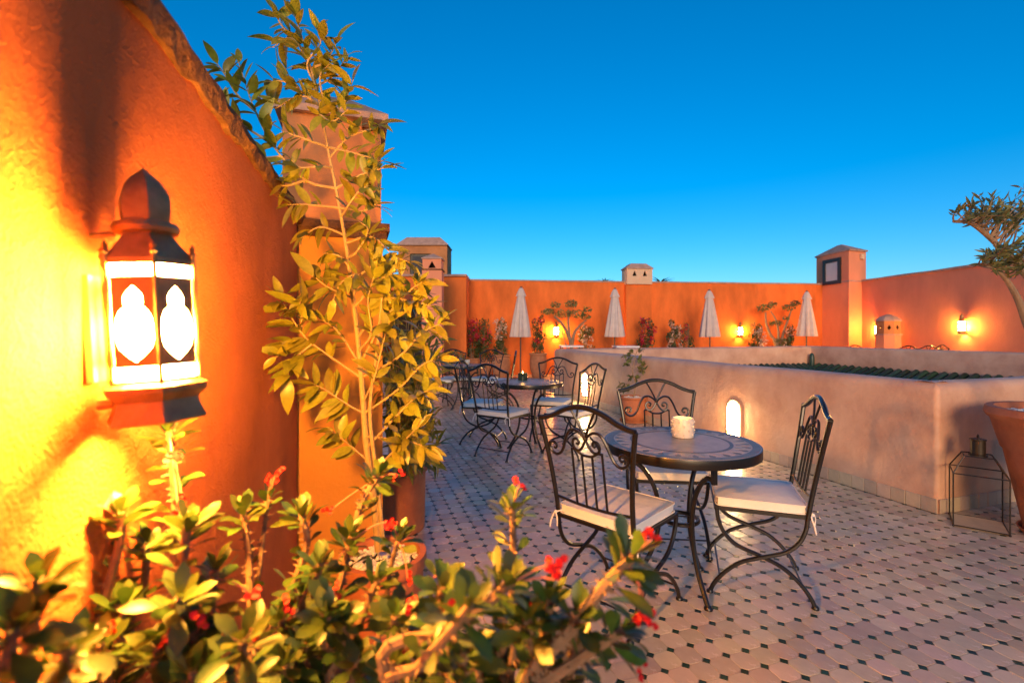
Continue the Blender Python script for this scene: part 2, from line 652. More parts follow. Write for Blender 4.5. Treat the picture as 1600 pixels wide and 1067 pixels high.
cp.add([v for r_ in ring for v in r_], [(i * n_ + k, (i + 1) * n_ + k, (i + 1) * n_ + (k + 1) % n_, i * n_ + (k + 1) % n_) for i in range(ns) for k in range(n_)]
       + [tuple(range(n_)), tuple(ns * n_ + k for k in range(n_ - 1, -1, -1))])
cp.build('coping', M['coping'], left_wall)


def rough_bar(c, size, ex, ey, amp=0.012, step=0.22):
    """long coping bar with hand-trowelled, slightly wandering edges"""
    c, ex, ey = Vector(c), Vector(ex), Vector(ey)
    n = max(2, int(size[0] / step))
    mb = MB()
    w, h_ = size[1] / 2, size[2] / 2
    pr = [(-w, -h_), (-w - 0.004, h_ * 0.3), (-w + 0.02, h_), (0, h_ + 0.012), (w - 0.02, h_), (w, h_ * 0.3), (w, -h_)]
    k = len(pr)
    vs = []
    for i in range(n + 1):
        t_ = -size[0] / 2 + size[0] * i / n
        for j, (a, b) in enumerate(pr):
            d1_ = amp * noise.noise(Vector((t_ * 1.9 + c.x, j * 3.3, c.y)))
            d2_ = amp * noise.noise(Vector((t_ * 1.3 + c.x, j * 1.1 + 40, c.y)))
            vs.append(c + ex * t_ + ey * (a + d1_) + UP * (b + d2_))
    fs = [(i * k + j, (i + 1) * k + j, (i + 1) * k + (j + 1) % k, i * k + (j + 1) % k) for i in range(n) for j in range(k)]
    fs += [tuple(range(k)), tuple(n * k + j for j in range(k - 1, -1, -1))]
    mb.add(vs, fs)
    return mb


# ---- towers and chimneys
def hipped(mb, hx, hy, z0, z1, z2, top=0.0, over=0.04, cx=0, cy=0):
    """eave slab from z0 to z1, hip to z2; top = half size ratio of the flat top"""
    X, Y = hx + over, hy + over
    a = [(-X, -Y), (X, -Y), (X, Y), (-X, Y)]
    vs = [(cx + x, cy + y, z0) for x, y in a] + [(cx + x, cy + y, z1) for x, y in a] + [(cx + x * max(top, 0.02), cy + y * max(top, 0.02), z2) for x, y in a]
    fs = [(3, 2, 1, 0)]
    for r_ in (0, 4):
        for i in range(4):
            j = (i + 1) % 4
            fs.append((r_ + i, r_ + j, r_ + 4 + j, r_ + 4 + i))
    fs.append((8, 9, 10, 11))
    mb.add(vs, fs)
    return mb


RV = math.atan2(V.y, V.x)
# tall chimney pier beside the left wall
pc = Vector((-1.15, 2.385, 0)) + V * 0.245 + U * 0.25
pier = thing('chimney_tower', 'tall orange plaster chimney tower with a hipped stone cap behind the ficus', 'chimney', pc, RV)
MB().box((0, 0, 0.9), (0.49, 0.5, 1.8)).build('lower_shaft', M['pier'], pier)
st = MB()
for zz, o_ in ((1.82, 0.02), (1.86, 0.035)):
    st.box((0, 0, zz), (0.49 + 2 * o_, 0.5 + 2 * o_, 0.0399))
st.build('string_course', M['coping'], pier)
MB().box((0, 0, 2.15), (0.475, 0.485, 0.54)).build('upper_shaft', M['tower'], pier)
cpm = hipped(MB(), 0.2375, 0.2425, 2.42, 2.455, 2.60, 0.25, 0.035)
cpm.build('cap', M['cap'], pier)
br = MB()
for k in range(9):
    br.box((0.19 - 0.0, -0.26 + 0.06 * k, 2.395), (0.10, 0.045, 0.05))
br.build('cornice_brick', M['coping'], pier)

# free pillar with one triangular vent at the far left
def vent_tri(w, h_): return [(-w / 2, 0), (w / 2, 0), (0.0, h_)]


def vented_head(parent, hx, hy, z0, z1, z2, zt, tris, m, over=0.03, top=0.02):
    """head with triangular openings in its front, dark inside, cap on top"""
    outer = [(-hx, z0), (hx, z0), (hx, z1), (-hx, z1)]
    holes = [[(cx + x, cz + z) for x, z in vent_tri(w, hh)] for cx, cz, w, hh in tris]
    mb = MB().plate(outer, holes, (0, -hy, 0), (1, 0, 0), (0, 0, 1), 0.06)
    mb.box((-hx + 0.03, 0.03, (z0 + z1) / 2), (0.06, 2 * hy - 0.06, z1 - z0))
    mb.box((hx - 0.03, 0.03, (z0 + z1) / 2), (0.06, 2 * hy - 0.06, z1 - z0))
    mb.box((0, hy - 0.03, (z0 + z1) / 2), (2 * hx - 0.12, 0.06, z1 - z0))
    mb.build('vented_head', m, parent, smooth=False)
    MB().box((0, 0.02, (z0 + z1) / 2), (2 * hx - 0.13, 0.05, z1 - z0 - 0.004)).build('flue_shade', M['void'], parent)  # dark slab added as shade behind the triangular vents
    hipped(MB(), hx, hy, z1, z2, zt, top, over).build('cap', M['cap'], parent, smooth=False)


pil = thing('pillar_chimney', 'slim orange pillar with a single triangular vent and grey pointed cap', 'chimney', Vector((-1.93, 11.75, 0)), R(2))
MB().box((0, 0, 1.395), (0.47, 0.47, 2.79)).build('shaft', M['wall_side'], pil)  # paler plaster colour carries the brighter light on this pillar
MB().box((0, 0, 2.805), (0.51, 0.51, 0.03)).build('string_course', M['coping'], pil)
vented_head(pil, 0.225, 0.225, 2.82, 3.06, 3.085, 3.22, [(0.0, 2.84, 0.19, 0.17)], M['wall_side'])

# back wall
bw = thing('terrace_back_wall', 'long bright orange back wall behind the closed parasols', 'wall', (0, 0, 0))
a_, b_ = Vector((-1.41, back_y(-1.41), 0)), Vector((10.6, back_y(10.6), 0))
plaster_wall('wall_body', a_, b_, 0.3, 0, WALLH, M['wall_far'], 0.012, 0.3).build('wall_body', M['wall_far'], bw)
d_ = (b_ - a_).normalized(); n2 = Vector((-d_.y, d_.x, 0))
rough_bar((a_ + b_) / 2 + n2 * 0.15 + UP * (WALLH + 0.025), ((b_ - a_).length, 0.36, 0.05), d_, n2).build('coping', M['cap'], bw)

# left block with the doorway
lb = thing('doorway_block', 'orange terrace block with a dark doorway under a lattice strip', 'building', (0, 13.4, 0))
wx = MB()
wx.box((-1.90, 0.5, WALLH / 2), (1.24, 1.0, WALLH))
wx.box((-4.6, 0.5, WALLH / 2), (2.0, 1.0, WALLH))
wx.box((-3.06, 0.5, 2.66), (1.08, 1.0, 0.38))
wx.build('wall_body', M['wall_far'], lb)
rough_bar((-3.44, 0.47, WALLH + 0.03), (4.34, 1.1, 0.06), (1, 0, 0), (0, 1, 0)).build('coping', M['cap'], lb)
MB().box((-3.06, 0.9, 1.2), (1.07, 0.05, 2.4)).build('doorway_shade', M['void'], lb)  # dark panel added for the shade deep in the doorway
la = MB()
for k in range(22):
    x = -3.58 + k * 0.05
    for sgn in (-1, 1):
        la.box((x, 0.12, 2.28), (0.016, 0.012, 0.46), (0.7071, 0, 0.7071 * sgn), (0, 1, 0), (-0.7071 * sgn, 0, 0.7071))
la.box((-3.06, 0.10, 2.09), (1.07, 0.04, 0.03))
la.build('lattice', M['lattice'], lb)

# rear rooftop hut behind the left block
hut = thing('rooftop_hut', 'pale salmon rooftop hut with dark window standing behind the pillar', 'building', (-2.92, 16.2, 0), R(0))
hw = MB()
outer = [(-0.80, 0), (0.80, 0), (0.80, 4.13), (-0.80, 4.13)]
hole = [(-0.42, 2.6), (0.25, 2.6), (0.25, 3.86), (-0.42, 3.86)]
hw.plate(outer, [hole], (0, -0.5, 0), (1, 0, 0), (0, 0, 1), 0.12)
hw.box((-0.74, 0.05, 2.065), (0.12, 0.98, 4.13)); hw.box((0.74, 0.05, 2.065), (0.12, 0.98, 4.13)); hw.box((0, 0.56, 2.065), (1.60, 0.04, 4.13))
hw.build('wall_body', M['tower'], hut, smooth=False)
hipped(MB(), 0.80, 0.55, 4.13, 4.17, 4.42, 0.66, 0.03).build('roof', M['cap'], hut, smooth=False)
wf = MB()
wf.plate([(-0.42, 2.6), (0.25, 2.6), (0.25, 3.86), (-0.42, 3.86)], [[(-0.33, 2.7), (0.16, 2.7), (0.16, 3.77), (-0.33, 3.77)]], (0, -0.44, 0), (1, 0, 0), (0, 0, 1), 0.05)
w_ = wf.build('window', M['black'], hut, smooth=False)
MB().box((-0.08, -0.46, 3.23), (0.52, 0.02, 1.1)).build('pane', M['pane_dark'], w_)

# middle chimney on the back wall
mx = 3.92
mid = thing('twin_vent_chimney', 'cream topped chimney with twin triangular vents on an orange pier', 'chimney', (mx, back_y(mx) - 0.02, 0), math.atan(0.11))
MB().box((0, 0, 1.39), (0.82, 0.34, 2.78)).build('pier', M['wall_far'], mid)
vented_head(mid, 0.405, 0.24, 2.78, 3.25, 3.28, 3.43, [(-0.165, 3.03, 0.14, 0.18), (0.165, 3.03, 0.14, 0.18)], M['cream'], 0.03, 0.55)

# right corner tower
tw = thing('corner_tower', 'salmon corner tower with a black framed pale window and hipped cap', 'tower', (0, 0, 0))
c0, c1 = Vector((10.28, 14.65, 0)), Vector((10.18, 16.05, 0))
c2 = c0 + V * 0.72
c3 = c1 + V * 0.72
tm = MB()
for za, zb in ((0, 2.84), (2.88, 3.78)):
    vs = [v + UP * z for z in (za, zb) for v in (c0, c2, c3, c1)]
    tm.add(vs, [(3, 2, 1, 0), (4, 5, 6, 7), (0, 1, 5, 4), (1, 2, 6, 5), (2, 3, 7, 6), (3, 0, 4, 7)])
tm.build('shaft', M['wall_side'], tw, smooth=False)
ctr = (c0 + c1 + c2 + c3) / 4
def grow(v, k): return ctr + (v - ctr) * k
bd = MB()
vs = [grow(v, 1.025) + UP * z for z in (2.84, 2.88) for v in (c0, c2, c3, c1)]
bd.add(vs, [(3, 2, 1, 0), (4, 5, 6, 7), (0, 1, 5, 4), (1, 2, 6, 5), (2, 3, 7, 6), (3, 0, 4, 7)])
bd.build('string_course', M['cap'], tw, smooth=False)
rf = MB()
vs = [grow(v, 1.07) + UP * 3.78 for v in (c0, c2, c3, c1)] + [grow(v, 1.09) + UP * 3.82 for v in (c0, c2, c3, c1)] + [grow(v, 0.12) + UP * 4.10 for v in (c0, c2, c3, c1)]
rf.add(vs, [(3, 2, 1, 0)] + [(r_ + i, r_ + (i + 1) % 4, r_ + 4 + (i + 1) % 4, r_ + 4 + i) for r_ in (0, 4) for i in range(4)] + [(8, 9, 10, 11)])
rf.build('cap', M['cap'], tw, smooth=False)
fd = (c1 - c0).normalized(); fn = Vector((-fd.y, fd.x, 0))
fm = MB()
fm.plate([(-1.06, 2.82), (-0.30, 2.82), (-0.30, 3.63), (-1.06, 3.63)], [[(-0.95, 2.93), (-0.41, 2.93), (-0.41, 3.52), (-0.95, 3.52)]], c0 + fn * 0.05, -fd, UP, 0.07)
w_ = fm.build('window', M['black'], tw, smooth=False)
pm = MB().box(c0 + fd * 0.68 + fn * 0.012 + UP * 3.225, (0.54, 0.02, 0.585), fd, fn)
pm.build('pane', M['pane_pale'], w_, smooth=False)
bx = MB().box(c0 + V * 0.50 - U * 0.04 + UP * 3.62, (0.13, 0.07, 0.15), V, U)
bx.box(c0 + V * 0.50 - U * 0.079 + UP * 3.62, (0.05, 0.012, 0.05), V, U)
bx.build('camera_box', M['cream'], tw, smooth=False)  # small white box camera on the tower front

# right wall
rw = thing('salmon_side_wall', 'plain salmon side wall running to the right with one lit sconce', 'wall', (0, 0, 0))
ra, rb = Vector((right_x(3.0), 3.0, 0)), Vector((right_x(14.86), 14.86, 0))
plaster_wall('wall_body', rb, ra, 0.3, 0, WALLH, M['wall_side'], 0.012, 0.3).build('wall_body', M['wall_side'], rw)
d_ = (ra - rb).normalized(); n2 = Vector((-d_.y, d_.x, 0))
rough_bar((ra + rb) / 2 + n2 * 0.14 + UP * (WALLH + 0.03), ((ra - rb).length, 0.36, 0.06), d_, n2).build('coping', M['cap'], rw)

# small octagonal chimney in front of the right wall
oc = thing('octagonal_chimney', 'small salmon octagonal chimney with diamond vents and a blunt cap', 'chimney', (10.42, 13.3, 0), R(12))
r8 = 0.30
MB().lathe([(r8, 0), (r8, 1.22)], 8, a0=R(22.5)).build('shaft', M['wall_side'], oc, smooth=False)
MB().lathe([(r8 + 0.03, 1.22), (r8 + 0.03, 1.25)], 8, a0=R(22.5)).build('string_course', M['cap'], oc, smooth=False)
hd = MB()
rr8 = r8 - 0.015
for k in range(8):
    a = R(45 * k)
    nrm = Vector((math.cos(a), math.sin(a), 0))
    ex = Vector((-nrm.y, nrm.x, 0))
    ap = rr8 * math.cos(R(22.5))
    hwid = rr8 * math.sin(R(22.5))
    hd.plate([(-hwid, 1.25), (hwid, 1.25), (hwid, 1.60), (-hwid, 1.60)], [[(0, 1.36), (0.045, 1.42), (0, 1.50), (-0.045, 1.42)]], nrm * ap, ex, UP, 0.03)
hd.build('vented_head', M['tower'], oc, smooth=False)
MB().lathe([(0.12, 1.252), (0.12, 1.598)], 8).build('flue_shade', M['void'], oc)  # dark core added as shade behind the diamond vents
MB().lathe([(r8 + 0.015, 1.60), (r8 + 0.015, 1.63), (0.20, 1.73), (0.05, 1.79)], 8, a0=R(22.5)).build('cap', M['cap'], oc, smooth=False)


# ---- low wall round the open atrium
low = thing('atrium_parapet', 'low pale lime plaster wall round the open atrium, with lit arched niches', 'low wall', P0)
loop = [Vector((0, 0, 0)), V * LEN_V, V * LEN_V + U * LEN_U, U * LEN_U]
prof = [(0.0, 0.0), (0.0, 0.30), (0.0, 0.60), (0.0, 0.845)]
for i in range(1, 8):
    a = math.pi * i / 16
    prof.append((0.075 - 0.075 * math.cos(a), 0.875 + 0.072 * math.sin(a)))
prof += [(0.11, 0.950), (TH - 0.07, 0.945), (TH - 0.02, 0.925), (TH, 0.89), (TH, 0.5), (TH, 0.0)]
# path with rounded corners
path = []
ROUND = 0.035
for i in range(4):
    a, b, c = loop[i - 1], loop[i], loop[(i + 1) % 4]
    da, dc = (a - b).normalized(), (c - b).normalized()
    ctr_ = b + da * ROUND + dc * ROUND
    for k in range(7):
        ang = math.pi / 2 * k / 6
        path.append((ctr_ - dc * ROUND * math.cos(ang) - da * ROUND * math.sin(ang), -(dc * math.cos(ang) + da * math.sin(ang)).normalized()))
    n_seg = 40
    e1, e2 = b + dc * ROUND, c - dc * ROUND
    nn = path[-1][1]
    for k in range(1, n_seg):
        path.append((e1.lerp(e2, k / n_seg), nn))
vs = []
for p, n in path:
    for o_, z in prof:
        q = p - n * o_
        j = 0.006 * noise.noise(Vector((p.x * 1.7, p.y * 1.7, z * 2.0))) + 0.004 * noise.noise(Vector((p.x * 5, p.y * 5, z * 5)))
        jz = 0.008 * noise.noise(Vector((p.x * 1.3 + 9, p.y * 1.3, 0))) if z > 0.84 else 0
        vs.append((q.x + n.x * j, q.y + n.y * j, z + jz))
k_ = len(prof)
m_ = len(path)
fs = []
for i in range(m_):
    j = (i + 1) % m_
    for k in range(k_ - 1):
        fs.append((i * k_ + k, j * k_ + k, j * k_ + k + 1, i * k_ + k + 1))
lwm = MB(); lwm.add(vs, fs)
lwm.build('wall_body', M['low'], low, angle=60)
# skirting tiles
sk = MB().box((0, 0, 0.052), (0.1025, 0.010, 0.104))
sk_me = sk.mesh('skirting_tile', False)
bmt = bmesh.new(); bmt.from_mesh(sk_me)
bmesh.ops.bevel(bmt, geom=[e for e in bmt.edges], offset=0.0022, segments=1, affect='EDGES')
bmt.to_mesh(sk_me); bmt.free()
sk_me.materials.append(M['skirt'])
for k in range(int(LEN_U / 0.105)):
    o = link('skirting_tile', sk_me, None, low)
    o.matrix_basis = Matrix.Translation(U * (0.055 + k * 0.105) - V * (0.006 + rnd.uniform(0, 0.0025))) @ Matrix.Rotation(RV + R(90) + rnd.gauss(0, 0.006), 4, 'Z')
for k in range(26):
    o = link('skirting_tile', sk_me, None, low)
    o.matrix_basis = Matrix.Translation(V * (0.060 + k * 0.105) - U * (0.006 + rnd.uniform(0, 0.0025))) @ Matrix.Rotation(RV + rnd.gauss(0, 0.006), 4, 'Z')

# eaves of green barrel tiles round the inside
ev = thing('tiled_eave', 'row of dark green barrel roof tiles inside the open atrium', 'tiled roof', P0)
bar = MB()
nb = 8
vs, fs = [], []
LB = 0.62
for i, (s_, rr) in enumerate(((0, 0.058), (0.30, 0.064), (0.301, 0.070), (LB - 0.01, 0.076), (LB, 0.070))):
    for k in range(nb + 1):
        a = math.pi * k / nb
        vs.append((rr * math.cos(a), -s_, rr * math.sin(a)))
for i in range(4):
    for k in range(nb):
        fs.append((i * (nb + 1) + k, (i + 1) * (nb + 1) + k, (i + 1) * (nb + 1) + k + 1, i * (nb + 1) + k + 1))
fs.append(tuple(4 * (nb + 1) + k for k in range(nb + 1)))
bar.add(vs, fs)
bar_me = bar.mesh('roof_tile'); bar_me.materials.append(M['roof'])
SP = 0.168
slope = R(24)
base = MB()
# far side runs along V at U = LEN_U - TH, tiles fall towards -U; right side runs along U, tiles fall towards -V
for k in range(int((LEN_V - 2 * TH) / SP)):
    o = link('roof_tile', bar_me, None, ev)
    o.matrix_basis = Matrix.Translation(V * (TH + 0.09 + k * SP) + U * (LEN_U - TH - 0.01) + UP * (0.485 + rnd.gauss(0, 0.005))) @ Matrix.Rotation(RV + rnd.gauss(0, 0.02), 4, 'Z') @ Matrix.Rotation(slope, 4, 'X')
for k in range(int((LEN_U - 2 * TH) / SP)):
    o = link('roof_tile', bar_me, None, ev)
    o.matrix_basis = Matrix.Translation(V * (LEN_V - TH - 0.01) + U * (TH + 0.09 + k * SP) + UP * (0.485 + rnd.gauss(0, 0.005))) @ Matrix.Rotation(RV - R(90) + rnd.gauss(0, 0.02), 4, 'Z') @ Matrix.Rotation(slope, 4, 'X')
for A, B, F in ((V * TH + U * (LEN_U - TH - 0.005), V * (LEN_V - TH) + U * (LEN_U - TH - 0.005), -U), (V * (LEN_V - TH - 0.005) + U * (LEN_U - TH), V * (LEN_V - TH - 0.005) + U * TH, -V)):
    z0_ = 0.47
    base.add([A + UP * z0_, B + UP * z0_, B + F * 0.6 + UP * (z0_ - 0.6 * math.tan(slope)), A + F * 0.6 + UP * (z0_ - 0.6 * math.tan(slope)),
              A + UP * (z0_ - 0.05), B + UP * (z0_ - 0.05), B + F * 0.6 + UP * (z0_ - 0.05 - 0.6 * math.tan(slope)), A + F * 0.6 + UP * (z0_ - 0.05 - 0.6 * math.tan(slope))],
             [(0, 1, 2, 3), (7, 6, 5, 4), (0, 4, 5, 1), (2, 6, 7, 3), (1, 5, 6, 2), (0, 3, 7, 4)])
base.build('roof_bed', M['roof'], ev, smooth=False)
hp = MB()
hpc = V * (LEN_V - TH - 0.12) + U * (LEN_U - TH - 0.12)
hp.lathe([(0.055, 0.40), (0.062, 0.52), (0.058, 0.66), (0.045, 0.74), (0.02, 0.78)], 10, hpc)
hp.build('hip_finial', M['roof'], ev)

# arched niche lamps let into the front of the parapet
def arch(w, h_, n=10):
    r_ = w / 2
    return [(-r_, 0), (r_, 0)] + [(r_ * math.cos(math.pi * i / n), h_ - r_ + r_ * math.sin(math.pi * i / n)) for i in range(n + 1)]


for wp, lab in ((Vector((2.48, 5.34, 0)), 'lit arched niche lamp in the low wall behind the nearest table'), (Vector((1.355, 8.83, 0)), 'lit arched niche lamp glowing through the back of a distant chair')):
    sU = (wp - P0).dot(U)
    t = thing('niche_lamp', lab, 'wall lamp', P0 + U * sU, RV - R(90), 'arched niche lamps in the low wall')
    # local: +X along -U, -Y out of the wall
    ow = arch(0.205, 0.43)
    iw = [(x * 0.86, 0.012 + z * 0.955) for x, z in arch(0.205, 0.43)]
    MB().plate(ow, [iw], (0, -0.022, 0.13), (1, 0, 0), (0, 0, 1), 0.03).build('surround', M['low'], t, smooth=False)
    g = MB()
    vs, fs = [], []
    rows = 14
    hw_ = 0.087
    for i in range(rows + 1):
        z = 0.40 * i / rows
        wz = hw_ if z < 0.40 - hw_ else math.sqrt(max(1e-5, hw_ ** 2 - (z - (0.40 - hw_)) ** 2))
        for k in range(9):
            x = -1 + 2 * k / 8
            vs.append((x * wz, -0.018 - 0.045 * math.sqrt(max(0, 1 - x * x)) * (wz / hw_) * min(1, 0.5 + z * 6), 0.145 + z))
    for i in range(rows):
        for k in range(8):
            fs.append((i * 9 + k, i * 9 + k + 1, (i + 1) * 9 + k + 1, (i + 1) * 9 + k))
    g.add(vs, fs)
    g.build('lamp_glass', M['niche'], t)


# ------------------------------------------------------------------ moorish wall lantern (built once, copied small for the sconces)
def make_lantern(loc, n, label, glass, watts, group=None, tilt=0.0, zs=1.0, turn=-20.0):
    t = thing('wall_lantern', label, 'wall lantern', loc, 0, group)
    yv = -Vector(n).normalized()
    t.rotation_euler = (tilt, 0, math.atan2(yv.y, yv.x) - math.pi / 2)
    C = Vector((0, -0.100, 0))
    RH = 0.075
    cor = [math.radians(192 + turn + 20 + 30 + 60 * k) for k in range(6)]
    def hexr(r_, z): return [(C.x + r_ * math.cos(a), C.y + r_ * math.sin(a), z) for a in cor]
    def hexloft(levels):
        mb = MB()
        vs = [v for r_, z in levels for v in hexr(r_, z)]
        fs = [tuple(range(5, -1, -1)), tuple((len(levels) - 1) * 6 + k for k in range(6))]
        for j in range(len(levels) - 1):
            for k in range(6):
                fs.append((j * 6 + k, j * 6 + (k + 1) % 6, (j + 1) * 6 + (k + 1) % 6, (j + 1) * 6 + k))
        mb.add(vs, fs)
        return mb
    z0, z1 = -0.115, 0.110
    skirt = hexloft([(0.082, -0.192), (0.086, -0.188), (0.076, -0.165), (0.073, -0.150), (0.089, -0.134), (0.091, -0.122), (0.080, z0), (0.066, z0), (0.066, -0.150), (0.080, -0.190)])
    skirt.f = [f for f in skirt.f if len(f) == 4]            # open underneath: light falls out below
    skirt.build('base', M['lantern'], t, angle=25)
    hexloft([(0.079, z1), (0.079, z1 + 0.006), (0.052, z1 + 0.042), (0.044, z1 + 0.055), (0.043, z1 + 0.06)]).build('hood', M['lantern'], t, angle=25)
    MB().lathe([(0.038, z1 + 0.055), (0.052, z1 + 0.060), (0.055, z1 + 0.068), (0.052, z1 + 0.077), (0.038, z1 + 0.082)], 18, C).build('collar', M['lantern'], t)
    hexloft([(0.040, z1 + 0.080), (0.044, z1 + 0.100), (0.044, z1 + 0.125), (0.038, z1 + 0.146), (0.026, z1 + 0.163), (0.010, z1 + 0.178), (0.002, z1 + 0.186)]).build('dome', M['lantern'], t, angle=25)
    # keyhole outline of the pierced plates
    half = [(0.0, 0.0), (0.0145, 0.013), (0.0255, 0.026), (0.0295, 0.040), (0.0300, 0.058), (0.0285, 0.078), (0.0225, 0.092), (0.0135, 0.101), (0.0150, 0.108), (0.0152, 0.116), (0.0125, 0.124), (0.0065, 0.131), (0.0, 0.138)]
    key = half[:-1] + [(-x, z) for x, z in reversed(half)][:-1]
    for k in range(6):
        a, b = Vector(hexr(RH, 0)[k]), Vector(hexr(RH, 0)[(k + 1) % 6])
        ex = (b - a).normalized()
        mid_ = (a + b) / 2
        out = ex.cross(UP)
        wd = (b - a).length / 2 - 0.003
        back_face = (mid_ - C).y > 0.02
        holes_ = [[(x, z0 + 0.040 + z) for x, z in key]]      # same plate all round
        zl, zh = z0 + 0.030, z1 - 0.028
        mb = MB().plate([(-wd, zl), (wd, zl), (wd, zh), (-wd, zh)], holes_, mid_, ex, UP, 0.0015)
        mb.box(mid_ + UP * (z0 + 0.003), (2 * wd, 0.005, 0.006), ex, out)
        mb.box(mid_ + UP * (z1 - 0.003), (2 * wd, 0.005, 0.006), ex, out)
        pl_ = mb.build('pierced_plate', M['lantern'], t, smooth=False)
        q = mid_ - out * 0.006
        g = MB()
        g.add([q - ex * wd * 0.97 + UP * z0, q + ex * wd * 0.97 + UP * z0, q + ex * wd * 0.97 + UP * z1, q - ex * wd * 0.97 + UP * z1], [(0, 1, 2, 3)])
        g.build('pane', M['dim_glass'] if back_face else glass, pl_, smooth=False)
        ps = MB()
        c_ = Vector(hexr(RH + 0.002, 0)[k])
        ps.lathe([(0.0045, z0 - 0.004), (0.0045, z1 + 0.012), (0.0065, z1 + 0.014), (0.0065, z1 + 0.018), (0.004, z1 + 0.022), (0.006, z1 + 0.028), (0.001, z1 + 0.036)], 8, c_)
        ps.build('corner_post', M['brass'], t)
    bk = MB()
    bk.box((0, -0.006, -0.01), (0.05, 0.012, 0.20))
    bk.tube([(0, -0.004, 0.165), (0, -0.045, 0.170), (C.x, C.y + 0.05, z1 + 0.068)], 0.006, 6)
    bk.tube([(0, -0.004, -0.155), (0, -0.03, -0.155)], 0.010, 6)
    bk.build('bracket', M['lantern'], t)
    MB().ball(C + Vector((0, 0, 0.0)), 0.014, 8, 6).build('bulb', M['flame'], t)
    point(t, C + Vector((0, 0, 0.0)), watts, 0.026)
    return t


ly = 0.69
lamp = make_lantern(Vector((left_x(ly), ly, 1.328)), Vector((0.966, 0.258, 0)), 'large lit moorish lantern with pierced brown metal plates on the rough orange wall', M['lamp_glass'], 24.0, None, R(-3.0), turn=-34)
lamp.scale = (0.76, 0.76, 0.76)

nb_ = Vector((0.11, -1, 0)).normalized()
nr_ = Vector((-1, -0.05, 0)).normalized()
sc_list = [(Vector((1.345, back_y(1.345), 1.33)), nb_, 'small lit lantern on the back wall beside the olive tree with a forked trunk'),
           (Vector((7.30, back_y(7.30), 1.33)), nb_, 'small lit lantern on the back wall between two closed parasols'),
           (Vector((right_x(11.6), 11.6, 1.45)), nr_, 'small lit lantern alone on the salmon side wall'),
           (Vector((right_x(14.1), 14.1, 1.37)), nr_, 'small lit lantern glowing between the corner tower and octagonal chimney')]
first = make_lantern(sc_list[0][0], sc_list[0][1], sc_list[0][2], M['far_glass'], 14.0, 'small wall lanterns on the far walls', 0, turn=0)
K = kids()
for p, n, lab in sc_list[1:]:
    c = copy_tree(first, K)
    c.location = p
    yv = -n
    c.rotation_euler = (0, 0, math.atan2(yv.y, yv.x) - math.pi / 2)
    c['label'] = lab


# ------------------------------------------------------------------ wrought iron chairs
def ypan(z): return -0.20 - 0.085 * max(0, (z - 0.43) / 0.5)
def half_w(z): return 0.205 + 0.052 * max(0, (z - 0.43) / 0.475) ** 1.9


